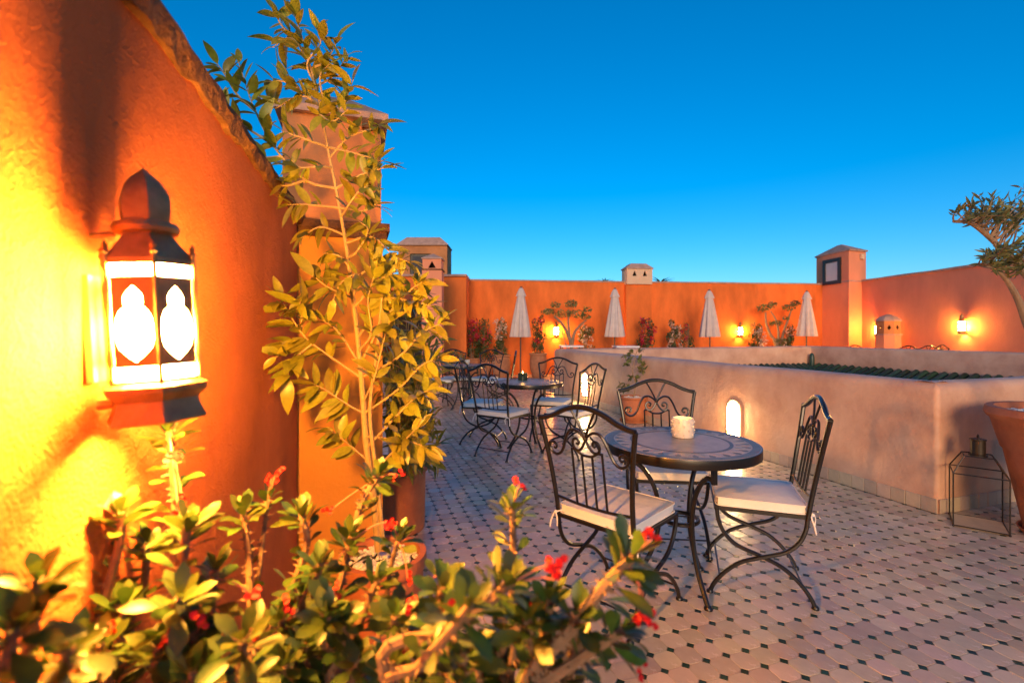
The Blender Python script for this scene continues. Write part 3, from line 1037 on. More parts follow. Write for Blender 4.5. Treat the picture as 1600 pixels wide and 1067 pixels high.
def make_chair(label):
    t = thing('iron_chair', label, 'chair')
    I = M['iron']
    for sx in (-1, 1):
        x = 0.205 * sx
        half = [(-0.20, 0.43), (-0.192, 0.37), (-0.163, 0.305), (-0.105, 0.252), (0.0, 0.213), (0.095, 0.172), (0.165, 0.112), (0.212, 0.05), (0.232, 0.004)]
        for sy, off in ((1, 0.008), (-1, -0.008)):
            pts = spl([(x + off * sx * (1 - abs(i - 4) / 4), sy * y, z) for i, (y, z) in enumerate(half)], 4)
            mb = MB().tube(pts, 0.0105, 8)
            mb.lathe([(0.017, 0), (0.017, 0.008), (0.011, 0.016)], 8, (x, sy * 0.232, 0))
            mb.build('leg', I, t)
        zs = [0.42, 0.5, 0.58, 0.66, 0.74, 0.80, 0.86, 0.905]
        MB().tube([(half_w(z) * sx, ypan(z), z) for z in zs], 0.0115, 8).build('back_post', I, t)
    arch_ = spl([(-0.257, ypan(.905), 0.905), (-0.215, ypan(.91), 0.912), (-0.165, ypan(.93), 0.930), (-0.11, ypan(.95), 0.957), (-0.05, ypan(.975), 0.976), (0, ypan(.98), 0.981),
                 (0.05, ypan(.975), 0.976), (0.11, ypan(.95), 0.957), (0.165, ypan(.93), 0.930), (0.215, ypan(.91), 0.912), (0.257, ypan(.905), 0.905)], 4)
    MB().tube(arch_, 0.0125, 8).build('top_rail', I, t)
    big = [(0, .837), (-.031, .863), (-.057, .872), (-.086, .863), (-.111, .823), (-.129, .779), (-.148, .750), (-.173, .738), (-.200, .748), (-.212, .772), (-.201, .792), (-.182, .794), (-.170, .780), (-.178, .766), (-.188, .770)]
    inn = [(0, .837), (-.014, .806), (-.036, .781), (-.060, .781), (-.073, .803), (-.066, .826), (-.048, .831), (-.037, .818), (-.044, .806), (-.054, .811)]
    vee = [(-.068, .972), (-.052, .945), (-.026, .897), (-.008, .858), (0, .837)]
    for sx in (-1, 1):
        for nm, cv, r_ in (('scroll', big, 0.0070), ('scroll', inn, 0.0065), ('vee_bar', vee, 0.0060)):
            pts = spl([(s_ * -sx, ypan(z), z) for s_, z in cv], 4)
            m_ = len(pts)
            rr = [r_ * (1 if i < m_ * 0.8 else 1 - 0.35 * (i - m_ * 0.8) / (m_ * 0.2)) for i in range(m_)]
            MB().tube(pts, rr, 6).build(nm, I, t)
    MB().ball((0, ypan(.837), .837), 0.012, 8, 6).build('collar', I, t)
    cap = [(-.084, .779), (-.062, .779), (-.03, .761), (0, .757), (.03, .761), (.062, .779), (.084, .779)]
    MB().tube(spl([(s_, ypan(z), z) for s_, z in cap], 4), 0.0062, 6).build('bar_cap', I, t)
    for s_ in (-.082, -.028, .028, .082):
        zt = .779 if abs(s_) > .05 else .761
        MB().tube([(s_, ypan(zt), zt), (s_, ypan(.52), 0.515)], 0.0055, 6).build('back_bar', I, t)
    MB().tube(spl([(-.21, ypan(.525), .527), (-.1, ypan(.515), .516), (0, ypan(.512), .513), (.1, ypan(.515), .516), (.21, ypan(.525), .527)], 3), 0.0068, 6).build('lower_rail', I, t)
    fr = MB()
    for y in (-0.2, 0.2): fr.box((0, y, 0.43), (0.42, 0.024, 0.016))
    for x in (-0.205, 0.205): fr.box((x, 0, 0.43), (0.022, 0.376, 0.0155))
    for x in (-0.07, 0.07): fr.box((x, 0, 0.427), (0.02, 0.37, 0.006))
    fr.build('seat_frame', I, t)
    for sy in (-1, 1):
        MB().tube([(-0.205, sy * 0.186, 0.088), (0.205, sy * 0.186, 0.088)], 0.0048, 6).build('stretcher', I, t)
    # cushion
    bm = bmesh.new()
    bmesh.ops.create_cube(bm, size=1)
    bmesh.ops.subdivide_edges(bm, edges=bm.edges[:], cuts=7, use_grid_fill=True)
    for v in bm.verts:
        x, y, z = v.co * 2
        kx = 1 - 0.05 * abs(y) ** 6
        ky = 1 - 0.05 * abs(x) ** 6
        dome = (1 - x ** 4) * (1 - y ** 4)
        if z > 0:
            zz = 0.018 + 0.014 * dome + 0.004 * noise.noise(Vector((x * 1.7, y * 1.7, 4)))
            zz = -0.026 + (z + 1) / 2 * (zz + 0.026)
        else:
            zz = 0.022 * z * (0.9 + 0.1 * dome)
        v.co = (x * kx * 0.203, y * ky * 0.203, 0.464 + zz)
    me = bpy.data.meshes.new('cushion')
    bm.to_mesh(me); bm.free()
    me.polygons.foreach_set('use_smooth', [True] * len(me.polygons))
    me.set_sharp_from_angle(angle=R(50))
    cu = link('cushion', me, M['cushion'], t)
    for zz in (0.482, 0.443):
        cor_ = []
        n = 6
        for cx, cy, a0 in ((1, 1, 0), (-1, 1, 90), (-1, -1, 180), (1, -1, 270)):
            for i in range(n):
                a = R(a0 + 90 * i / (n - 1))
                cor_.append((cx * 0.178 + 0.025 * math.cos(a), cy * 0.178 + 0.025 * math.sin(a), zz))
        MB().tube(cor_, 0.0035, 5, closed=True).build('piping', M['cushion'], cu)
    for sx in (-1, 1):
        kn = MB()
        kn.tube(spl([(0.19 * sx, -0.19, 0.452), (0.205 * sx, -0.222, 0.447), (0.222 * sx, -0.212, 0.438), (0.235 * sx, -0.222, 0.40), (0.238 * sx, -0.228, 0.365)], 3), 0.0042, 5)
        kn.tube(spl([(0.205 * sx, -0.224, 0.447), (0.187 * sx, -0.236, 0.425), (0.190 * sx, -0.232, 0.385)], 3), 0.0038, 5)
        kn.ball((0.207 * sx, -0.222, 0.446), 0.009, 6, 5)
        kn.build('tie', M['cushion'], cu)
    return t


chairs = [
    ((0.515, 2.34), (0.70, 0.72), 'nearest chair, seen from behind with its scrolled back towards the camera', 'chairs at the nearest table'),
    ((0.965, 3.03), (-0.10, -1.0), 'chair facing the camera behind the nearest table', 'chairs at the nearest table'),
    ((1.29, 2.55), (-0.94, 0.33), 'chair in side view right of the nearest table, white seat catching lamplight', 'chairs at the nearest table'),
    ((-0.09, 5.15), (0.57, 0.82), 'chair turned away from the camera at the candle table', 'chairs at the candle table'),
    ((-0.34, 5.76), (1.0, -0.2), 'chair facing right, left of the candle table', 'chairs at the candle table'),
    ((0.49, 5.90), (-0.35, -0.93), 'chair behind the candle table, facing the camera', 'chairs at the candle table'),
    ((0.64, 5.20), (-0.76, 0.65), 'chair right of the candle table with a lit niche showing through its back', 'chairs at the candle table'),
    ((-1.25, 8.45), (1.0, 0.05), 'chair left of the farthest table, by the foot of the pillar', 'chairs at the farthest table'),
    ((-1.02, 8.80), (0.35, -0.93), 'chair behind the farthest table on its pillar side', 'chairs at the farthest table'),
    ((-0.52, 8.72), (-0.5, -0.87), 'chair behind the farthest table, in front of the crimson bougainvillea', 'chairs at the farthest table'),
    ((-0.22, 8.35), (-1.0, 0.05), 'chair right of the farthest table, seen edge on below a parasol', 'chairs at the farthest table'),
    ((9.34, 11.60), (0.0, 1.0), 'arched chair back just showing over the parapet in front of the octagonal chimney', 'chairs beyond the parapet'),
    ((9.88, 11.68), (-0.05, 1.0), 'arched chair back over the parapet, right of another such back', 'chairs beyond the parapet'),
    ((10.42, 12.0), (-1.0, 0.2), 'chair back seen edge on over the parapet below the side wall lantern', 'chairs beyond the parapet'),
    ((8.85, 12.0), (1.0, 0.1), 'chair back seen edge on over the parapet left of the octagonal chimney', 'chairs beyond the parapet'),
]
proto = make_chair('')
K = kids()
for i, ((x, y), f, lab, g) in enumerate(chairs):
    c = proto if i == 0 else copy_tree(proto, K)
    c.location = (x, y, 0.0)
    c.rotation_euler = (0, 0, face(*f))
    tag(c, lab, None, g)


# ------------------------------------------------------------------ tables
def make_table(label):
    t = thing('mosaic_table', label, 'table')
    RT = 0.40
    MB().lathe([(RT - 0.02, 0.700), (RT, 0.702), (RT + 0.001, 0.706), (RT + 0.001, 0.744), (RT, 0.747), (RT - 0.006, 0.747), (RT - 0.0065, 0.735)], 72).build('rim', M['iron'], t)
    top = MB().lathe([(RT - 0.007, 0.720), (RT - 0.007, 0.7475)], 72).build('tabletop', M['marble'], t)
    def ringm(r0, r1, z):
        mb = MB()
        n = 72
        vs = [(r_ * math.cos(2 * math.pi * k / n), r_ * math.sin(2 * math.pi * k / n), zz) for r_, zz in ((r0, 0.747), (r0, z), (r1, z), (r1, 0.747)) for k in range(n)]
        mb.add(vs, [(j * n + k, j * n + (k + 1) % n, (j + 1) * n + (k + 1) % n, (j + 1) * n + k) for j in range(3) for k in range(n)])
        return mb
    ringm(0.352, 0.390, 0.7482).build('outer_band', M['inlay'], top)
    ringm(0.246, 0.264, 0.7482).build('inner_band', M['inlay'], top)
    n = 26
    tri = {}
    for kind, outl in (('a', [(-0.026, 0.274), (0.026, 0.274), (0.0, 0.342)]), ('b', [(-0.008, 0.345), (0.008, 0.345), (0.016, 0.330), (0, 0.300), (-0.016, 0.330)])):
        tri[kind] = MB().plate(outl, [], (0, 0, 0.7484), (1, 0, 0), (0, 1, 0), 0.002).mesh('inlay_piece', False)
        tri[kind].materials.append(M['inlay2'] if kind == 'a' else M['inlay'])
    for k in range(n):
        for kind, da in (('a', 0), ('b', 0.5)):
            o = link('inlay_piece', tri[kind], None, top)
            o.rotation_euler = (0, 0, 2 * math.pi * (k + da) / n)
    for k in range(3):
        a = R(-76 + 120 * k)
        d = Vector((math.cos(a), math.sin(a), 0))
        side = Vector((-d.y, d.x, 0))
        mb = MB()
        mb.box(d * 0.285 + UP * 0.655, (0.022, 0.022, 0.10), d, side)
        pr = [(0.285, 0.61), (0.262, 0.622), (0.225, 0.615), (0.180, 0.575), (0.135, 0.500), (0.112, 0.410), (0.108, 0.330), (0.125, 0.230), (0.165, 0.125), (0.215, 0.045), (0.240, 0.006)]
        mb.tube(spl([d * r_ + UP * z for r_, z in pr], 4), 0.013, 8)
        mb.lathe([(0.022, 0), (0.022, 0.008), (0.014, 0.018)], 10, d * 0.240)
        mb.build('leg', M['iron'], t)
    n = 24
    MB().tube([(0.094 * math.cos(2 * math.pi * k / n), 0.094 * math.sin(2 * math.pi * k / n), 0.345) for k in range(n)], 0.011, 8, closed=True).build('tie_ring', M['iron'], t)
    return t


tb = make_table('round marble table with a mosaic border, carrying the studded white candle holder')
tb.location = (0.875, 2.50, 0)
tb.scale = (0.96, 0.96, 1)
K = kids()
for p, lab, rz in (((0.19, 5.45, 0), 'round table carrying a dark glass candle, middle of the terrace', 0.4), ((-0.83, 8.2, 0), 'farthest round table, in front of the pillar, with a small white cup', 0.9)):
    c = copy_tree(tb, K)
    c.location = p
    c.rotation_euler = (0, 0, rz)
    c['label'] = lab
for o in list(bpy.data.objects):
    if o.get('category') == 'table': o['group'] = 'round tables on the terrace'

# candle holders
ch = thing('candle_holder', 'white ceramic candle holder covered in round studs on the nearest table', 'candle holder', (0.925, 2.60, 0.748))
MB().lathe([(0.050, 0), (0.056, 0.003), (0.057, 0.008), (0.057, 0.098), (0.055, 0.103), (0.051, 0.103), (0.050, 0.098), (0.050, 0.012), (0.001, 0.012)], 32, cap=False).build('body', M['ceramic'], ch)
sd = MB().ball((0, 0, 0), 0.0056, 8, 6).mesh('stud'); sd.materials.append(M['ceramic'])
for row in range(4):
    for k in range(7):
        a = 2 * math.pi * (k + 0.5 * (row % 2)) / 7
        o = link('stud', sd, None, ch)
        o.location = (0.0585 * math.cos(a), 0.0585 * math.sin(a), 0.020 + 0.022 * row)
MB().lathe([(0.044, 0.013), (0.044, 0.055), (0.01, 0.05)], 20).build('candle', M['wax'], ch)
MB().lathe([(0.002, 0.052), (0.006, 0.060), (0.004, 0.072), (0.0005, 0.084)], 8).build('flame', M['flame'], ch)
point(ch, (0, 0, 0.078), 0.25, 0.006)
ch = thing('candle_glass', 'dark glass candle jar burning on the middle table', 'candle', (0.125, 5.62, 0.748))
MB().lathe([(0.052, 0), (0.056, 0.004), (0.056, 0.085), (0.052, 0.085), (0.050, 0.01)], 20, cap=False).build('jar', M['darkglass'], ch)
MB().lathe([(0.047, 0.012), (0.047, 0.074), (0.01, 0.070)], 20).build('candle', M['wax'], ch)
MB().lathe([(0.002, 0.072), (0.007, 0.082), (0.004, 0.098), (0.0005, 0.112)], 8).build('flame', M['flame'], ch)
point(ch, (0, 0, 0.105), 0.5, 0.008)
cu = MB().lathe([(0.025, 0), (0.035, 0.01), (0.045, 0.075), (0.043, 0.078), (0.033, 0.02)], 16, cap=False)
tag(cu.build('cup', M['ceramic'], None, (-0.77, 8.30, 0.748)), 'small white cup standing on the farthest table', 'cup')


# ------------------------------------------------------------------ parasols
def make_parasol(label):
    t = thing('closed_parasol', label, 'parasol')
    ph = rnd.random() * 6
    def pleat(a, j, z):
        k = (2.42 - z) / 1.25
        return 1 + (0.20 * min(1, k * 1.4)) * math.cos(8 * a) + 0.05 * math.sin(13 * a + ph) * k
    MB().lathe([(0.235, 1.17), (0.245, 1.19), (0.215, 1.42), (0.180, 1.70), (0.140, 2.0), (0.100, 2.25), (0.085, 2.36), (0.03, 2.42)], 64, mod=pleat, cap=False).build('canopy', M['cloth'], t, angle=80)
    def pl2(a, j, z): return 1 + 0.10 * math.cos(8 * a)
    MB().lathe([(0.125, 2.27), (0.128, 2.285), (0.085, 2.40), (0.052, 2.475), (0.03, 2.495)], 40, mod=pl2, cap=False).build('vent_flounce', M['cloth'], t, angle=80)
    MB().lathe([(0.02, 0.05), (0.02, 2.50), (0.035, 2.50), (0.03, 2.525), (0.005, 2.54)], 10).build('pole', M['wood'], t)
    MB().box((0, 0, 0.03), (0.45, 0.45, 0.06)).build('base_plate', M['darkmetal'], t)
    return t


plist = [((0.225, 13.0), 'leftmost closed cream parasol, standing beyond the middle table'), ((2.86, 13.4), 'closed cream parasol left of the cream topped chimney'),
         ((5.66, 13.7), 'closed cream parasol right of the cream topped chimney'), ((8.83, 14.4), 'closed cream parasol nearest the corner tower')]
pr0 = make_parasol('')
K = kids()
for i, ((x, y), lab) in enumerate(plist):
    c = pr0 if i == 0 else copy_tree(pr0, K)
    c.location = (x, y, 0)
    c.rotation_euler = (R((0, 0.6, -0.5, 0.3)[i]), R((0.5, -0.6, 0.4, -0.3)[i]), i * 0.9)
    c.scale = ((1, 1.06, 0.94, 0.97)[i], (1, 1.0, 1.03, 0.95)[i], (1, 1.0, 0.995, 1.005)[i])
    tag(c, lab, None, 'closed parasols along the back wall')
for (x, y), lab in (((1.6, 13.0), 'pale tabletop just showing over the low wall below the olive tree'), ((3.0, 12.7), 'pale tabletop just showing over the low wall below a parasol')):
    t = thing('pale_table', lab, 'table', (x, y, 0), 0, 'pale tables by the back wall')
    MB().box((0, 0, 0.92), (0.6, 0.6, 0.04)).build('tabletop', M['white'], t)
    for sx in (-1, 1):
        for sy in (-1, 1): MB().box((0.26 * sx, 0.26 * sy, 0.45), (0.04, 0.04, 0.9)).build('leg', M['darkmetal'], t)


# ------------------------------------------------------------------ pots
def pot_body(kind, r, h_):
    if kind == 'urn':
        pr = [(r * 0.62, 0), (r * 0.70, h_ * 0.04), (r * 0.92, h_ * 0.35), (r * 0.98, h_ * 0.6), (r * 0.93, h_ * 0.82), (r * 0.90, h_ * 0.9), (r, h_ * 0.93), (r * 1.02, h_ * 0.97), (r, h_), (r * 0.88, h_), (r * 0.84, h_ * 0.9)]
    elif kind == 'cyl':
        pr = [(r * 0.86, 0), (r * 0.90, h_ * 0.02), (r * 0.93, h_ * 0.8), (r * 0.93, h_ * 0.885), (r, h_ * 0.90), (r * 1.01, h_ * 0.94), (r * 1.0, h_), (r * 0.86, h_), (r * 0.83, h_ * 0.93)]
    else:  # flared flower pot
        pr = [(r * 0.52, 0), (r * 0.56, h_ * 0.02), (r * 0.74, h_ * 0.5), (r * 0.80, h_ * 0.66), (r * 0.825, h_ * 0.665), (r * 0.95, h_ * 0.90), (r * 1.0, h_ * 0.92), (r * 1.03, h_ * 0.95), (r * 1.0, h_), (r * 0.90, h_), (r * 0.86, h_ * 0.93)]
    return MB().lathe(pr, 40, cap=False)


def pebbles(r, z, n, size, name='pebbles'):
    mb = MB()
    for k in range(n):
        a, q = rnd.uniform(0, 6.283), r * math.sqrt(rnd.random())
        b = MB().ball((0, 0, 0), size * rnd.uniform(0.7, 1.2), 6, 4, (1, rnd.uniform(0.6, 1), rnd.uniform(0.5, 0.8)))
        e = Matrix.Translation((q * math.cos(a), q * math.sin(a), z + rnd.uniform(-0.003, 0.008))) @ Matrix.Rotation(rnd.uniform(0, 3), 4, 'Z') @ Matrix.Rotation(rnd.uniform(-.5, .5), 4, 'X')
        mb.add([e @ Vector(v) for v in b.v], b.f)
    return mb


def make_pot(loc, r, h_, kind, label, fill='pebble', m='terra', saucer=False, n=260, size=0.012, sr=1.0):
    t = thing('terracotta_pot', label, 'plant pot', loc)
    pot_body(kind, r, h_).build('body', M[m], t)
    z = h_ * 0.94
    MB().lathe([(r * 0.86, z - 0.03), (r * 0.86, z - 0.012)], 24).build('soil', M['soil'], t)
    if fill == 'pebble':
        tag(pebbles(r * 0.83, z - 0.004, n, size).build('pebbles', M['pebble'], t), kind='stuff')
    if saucer:
        MB().lathe([(r * sr * 0.7, 0.0), (r * sr * 0.93, 0.006), (r * sr, 0.035), (r * sr * 0.96, 0.035), (r * sr * 0.9, 0.012)], 32).build('saucer', M[m], t)
    return t


# ------------------------------------------------------------------ plants
def leaf_mesh(name, L_, W, m, tip=1.0, droop=0.25, fold=0.25, shape='ellipse', rows=6):
    vs, fs = [], []
    for i in range(rows + 1):
        t_ = i / rows
        if shape == 'ellipse': w = math.sin(math.pi * min(1, t_ ** 0.85)) ** 0.8
        elif shape == 'obovate': w = max(0.04, math.sin(math.pi * min(1, t_ ** 1.9 * 0.97 + 0.0)) ** 0.75) if t_ > 0 else 0.06
        elif shape == 'round': w = math.sqrt(max(0, 1 - (2 * t_ - 1) ** 2))
        else: w = math.sin(math.pi * min(1, t_ ** 0.7)) ** 0.9
        if i == 0: w = 0.07
        if i == rows: w = 0.02
        w *= W / 2
        y = L_ * t_
        z = -droop * L_ * t_ * t_
        vs += [(-w, y, z + fold * w), (0, y, z), (w, y, z + fold * w)]
    for i in range(rows):
        for k in range(2):
            fs.append((i * 3 + k, i * 3 + k + 1, (i + 1) * 3 + k + 1, (i + 1) * 3 + k))
    mb = MB(); mb.add(vs, fs)
    me = mb.mesh(name, True, 180)
    me.materials.append(m)
    return me


def leaf_frame(p, d, up=None, roll=0.0):
    d = Vector(d).normalized()
    u = Vector(up) if up is not None else UP
    x = d.cross(u)
    if x.length < 0.1: x = d.cross(Vector((1, 0.3, 0)))
    x.normalize()
    z = x.cross(d)
    m = Matrix((x, d, z)).transposed().to_4x4()
    return Matrix.Translation(p) @ m @ Matrix.Rotation(roll, 4, 'Y')


class Plant:
    def __init__(s, name, label, cat, loc, group=None, leaf='leaf'):
        s.o = thing(name, label, cat, loc, 0, group)
        s.loc = Vector(loc)
        s.leaves = []
        s.leaf = leaf
        s.stem = MB()

    def finish(s, meshes, stem_m, limit=300, branches=True):
        s.stem.v = [tuple(Vector(v) - s.loc) for v in s.stem.v]
        if s.stem.v: s.stem.build('stem', stem_m, s.o)
        rest = {}
        order = sorted(s.leaves, key=lambda e: e.translation.y / max(1e-3, e.to_scale().x))
        for i, e in enumerate(order):
            me = meshes[rnd.randrange(len(meshes))]
            e = Matrix.Translation(-s.loc) @ e
            if i < limit:
                o = link(s.leaf, me, None, s.o)
                o.matrix_basis = e
            else:
                mb = rest.setdefault(0, MB())
                mb.add([e @ v.co for v in me.vertices], [tuple(p.vertices) for p in me.polygons])
        for mb in rest.values():
            tag(mb.build('foliage', meshes[0].materials[0], s.o, angle=180), kind='stuff')
        return s.o


def rdir(k=1.0):
    v = Vector((rnd.gauss(0, 1), rnd.gauss(0, 1), rnd.gauss(0, 1)))
    return v.normalized() * k


# ---- the tall ficus in the pebble pot before the chimney tower
fp = Vector((-0.50, 1.86, 0))
make_pot(fp, 0.165, 0.46, 'cyl', 'near terracotta pot filled with white pebbles at the foot of the ficus', n=420, size=0.009)
fig = Plant('ficus_tree', 'tall slender ficus with lamplit yellow green leaves rising past the chimney tower', 'tree', fp)
D = 1.88
TR = [at(592, 860, 1.86), at(586, 800, 1.86), at(573, 700, 1.86), at(566, 610, 1.87), at(557, 510, 1.88), at(548, 440, 1.88), at(540, 380, 1.88), at(528, 310, 1.88), at(512, 230, 1.88), at(497, 150, 1.88), at(478, 80, 1.88), at(458, 14, 1.88)]
trp = spl(TR, 5)
fig.stem.tube(trp, [0.0160 - 0.005 * min(1, i / 15) - 0.0088 * max(0, (i - 15) / (len(trp) - 16)) ** 0.8 for i in range(len(trp))], 8)
fig.stem.tube(spl([at(600, 860, 1.80), at(588, 740, 1.82), at(578, 640, 1.84), at(590, 540, 1.80), at(598, 450, 1.78)], 4), [0.010 - 0.0004 * i for i in range(17)], 6)
def tr_at(py):
    best = min(trp, key=lambda p: abs((HORIZ - (p.z - EYE) / p.y * FPX) - py))
    return best
BR = [  # (start py on trunk or px,py ; way points ; depth of the end)
    (300, [(478, 282), (430, 232), (398, 172), (372, 95)], 1.78), (None, [(425, 225), (385, 200), (345, 175), (322, 138)], 1.78), (None, [(400, 175), (372, 150), (352, 118), (338, 98)], 1.78),
    (None, [(440, 245), (405, 245), (375, 222)], 1.76), (None, [(478, 282), (440, 290), (405, 268)], 1.8),
    (60, [(440, 40), (432, 18)], 1.86), (100, [(455, 60), (425, 75)], 1.84), (110, [(510, 95), (528, 62)], 1.84), (130, [(520, 120), (545, 85)], 1.82), (160, [(450, 130), (418, 128)], 1.84),
    (190, [(535, 165), (552, 125)], 1.80), (170, [(470, 150), (430, 170)], 1.82), (225, [(555, 240), (598, 252)], 1.80), (250, [(545, 215), (585, 200), (592, 195)], 1.80), (230, [(470, 215), (440, 205)], 1.82),
    (290, [(560, 275), (600, 262)], 1.80), (330, [(565, 330), (590, 318)], 1.80), (320, [(480, 320), (450, 320)], 1.82), (360, [(500, 355), (470, 372)], 1.80), (380, [(580, 370), (610, 395)], 1.78),
    (600, [(520, 560), (478, 528), (452, 490), (436, 462)], 1.72), (None, [(478, 528), (450, 540), (430, 560)], 1.70), (None, [(490, 535), (462, 560), (448, 592)], 1.70), (None, [(470, 520), (472, 490), (468, 470)], 1.70),
    (470, [(515, 450), (488, 430)], 1.78), (440, [(585, 415), (620, 405), (640, 410)], 1.74), (560, [(600, 500), (640, 455), (660, 440)], 1.72), (520, [(600, 470), (640, 470), (680, 480)], 1.72),
    (600, [(620, 560), (660, 520), (690, 505)], 1.72), (640, [(620, 610), (660, 570), (688, 560)], 1.72), (560, [(530, 520), (505, 500)], 1.78), (650, [(540, 630), (510, 610), (490, 600)], 1.76), (700, [(610, 660), (650, 620), (670, 610)], 1.74),
    (720, [(540, 690), (512, 668)], 1.78), (740, [(620, 700), (655, 665)], 1.74), (480, [(590, 440), (612, 428)], 1.76), (420, [(530, 400), (505, 395)], 1.82), (620, [(585, 590), (600, 530), (610, 500)], 1.70),
    (540, [(580, 520), (575, 470), (585, 430)], 1.72), (200, [(500, 180), (520, 190), (545, 170)], 1.76), (270, [(500, 260), (470, 262), (455, 250)], 1.78), (140, [(480, 100), (500, 70), (498, 45)], 1.82), (180, [(505, 160), (500, 120), (515, 100)], 1.78),
    (None, [(497, 150), (478, 80), (458, 14)], 1.88), (None, [(512, 230), (500, 165), (492, 120)], 1.88), (345, [(545, 320), (560, 300), (575, 290)], 1.76), (400, [(560, 390), (575, 360), (560, 345)], 1.76), (680, [(640, 690), (668, 700)], 1.76), (460, [(560, 430), (535, 440), (520, 470)], 1.74),
]
for st, way, dep in BR:
    w3 = [at(px, py, 1.86 + (dep - 1.86) * (i + 1) / len(way)) for i, (px, py) in enumerate(way)]
    pts = ([tr_at(st)] if st is not None else []) + w3
    p2 = spl(pts, 6)
    fig.stem.tube(p2, [0.0052 - 0.0038 * i / (len(p2) - 1) for i in range(len(p2))], 5)
    LT = sum((p2[i + 1] - p2[i]).length for i in range(len(p2) - 1))
    nl = max(7, int(LT / 0.0138))
    for k in range(nl):
        f = 0.25 + 0.75 * (k + rnd.random() * 0.5) / nl
        f = min(f, 1.0)
        i = min(int(f * (len(p2) - 1)), len(p2) - 2)
        p = p2[i].lerp(p2[i + 1], f * (len(p2) - 1) - i)
        ax = (p2[i + 1] - p2[i]).normalized()
        sd_ = ax.cross(rdir()).normalized()
        d = (ax * 0.55 + sd_ * 0.9 + Vector((0, -0.1, -0.05))).normalized() if f < 0.93 else (ax + sd_ * 0.35)
        upv = (UP + Vector((0.2, -0.7, 0)) * 0.6 + rdir(0.55))
        fig.leaves.append(leaf_frame(p, d, upv, rnd.gauss(0, 0.4)) @ Matrix.Scale(rnd.uniform(0.62, 1.2) * (1.25 if way[-1][0] < 500 and way[-1][1] > 400 else 1.0), 4))
fm_ = [leaf_mesh('leaf', 0.085, 0.032, M['ficus'], droop=a, fold=b, shape='ellipse') for a, b in ((0.12, 0.25), (0.30, 0.35), (0.02, 0.2), (0.45, 0.15))]
fig.finish(fm_, M['bark_y'])

# ---- bush in the second pot, just past the tower
b2 = Vector((-0.755, 3.22, 0))
make_pot(b2, 0.185, 0.43, 'cyl', 'terracotta pot with white pebbles standing just past the chimney tower', n=320, size=0.011)
bush = Plant('narrow_leaved_bush', 'dense narrow leaved bush crowding the pot past the chimney tower', 'shrub', b2)
for k in range(52):
    tx, ty = rnd.uniform(588, 695), rnd.uniform(455, 735)
    if ty > 650: tx = rnd.uniform(605, 690)
    dp = rnd.uniform(2.35, 3.3)
    tip = at(tx, ty, dp)
    p2 = spl([b2 + Vector((rnd.uniform(-.05, .05), rnd.uniform(-.05, .05), 0.40)), b2.lerp(tip, 0.45) + Vector((0, 0, 0.25)), tip], 7)
    bush.stem.tube(p2, [0.006 - 0.0045 * i / 14 for i in range(15)], 5)
    for q in range(15):
        f = 0.38 + 0.62 * q / 14
        i = min(int(f * 14), 13)
        p = p2[i].lerp(p2[i + 1], f * 14 - i)
        ax = (p2[i + 1] - p2[i]).normalized()
        d = ax * 0.7 + ax.cross(rdir()).normalized() * 0.8 + Vector((0.0, -0.15, -0.1))
        bush.leaves.append(leaf_frame(p, d, UP + rdir(0.6), rnd.gauss(0, 0.5)) @ Matrix.Scale(rnd.uniform(0.7, 1.25), 4))
bush.finish([leaf_mesh('leaf', 0.105, 0.026, M['narrow'], droop=a, fold=0.3, shape='lance') for a in (0.1, 0.35, 0.6)], M['bark_y'])

b3 = Vector((-0.92, 4.2, 0))
make_pot(b3, 0.17, 0.42, 'cyl', 'terracotta pot half hidden behind the narrow leaved bush', fill='soil')
blade = Plant('strappy_plant', 'upright plant of long green blades behind the narrow leaved bush', 'plant', b3, leaf='blade')
for k in range(16):
    a = rnd.uniform(-1.2, 1.3)
    tipd = Vector((math.sin(a) * 0.7, rnd.uniform(-.4, .4), 1.0 + rnd.uniform(0, .5)))
    blade.leaves.append(leaf_frame(b3 + Vector((rnd.uniform(-.03, .03), rnd.uniform(-.03, .03), 0.62)), tipd, Vector((0, -1, 0.3)), rnd.gauss(0, 0.3)) @ Matrix.Scale(rnd.uniform(0.8, 1.25), 4))
blade.stem.tube([b3 + UP * 0.38, b3 + UP * 0.64], 0.02, 7)
blade.finish([leaf_mesh('blade', 0.55, 0.035, M['narrow'], droop=a, fold=0.4, shape='lance', rows=8) for a in (0.1, 0.25)], M['bark'])

# ---- crown of thorns in the foreground: stems named by where their tips stand
eu_me = [leaf_mesh('leaf', 0.050, 0.0195, M['euph'], droop=a, fold=b, shape='obovate') for a, b in ((0.1, 0.2), (0.35, 0.3), (-0.1, 0.15), (0.22, 0.1))]
fl_mb = MB()
for sgn in (-1, 1):
    c_ = []
    for i in range(9):
        a = 2 * math.pi * i / 9
        c_.append((sgn * 0.0065 + 0.0068 * math.cos(a), 0.0068 * math.sin(a), 0.0015 + 0.002 * math.cos(2 * a)))
    fl_mb.add([(sgn * 0.0065, 0, -0.0005)] + c_, [(0, 1 + i, 1 + (i + 1) % 9) for i in range(9)])
fl_mb.ball((0, 0, 0.002), 0.0026, 6, 4)
fl_me = fl_mb.mesh('flower', True, 60); fl_me.materials.append(M['red'])


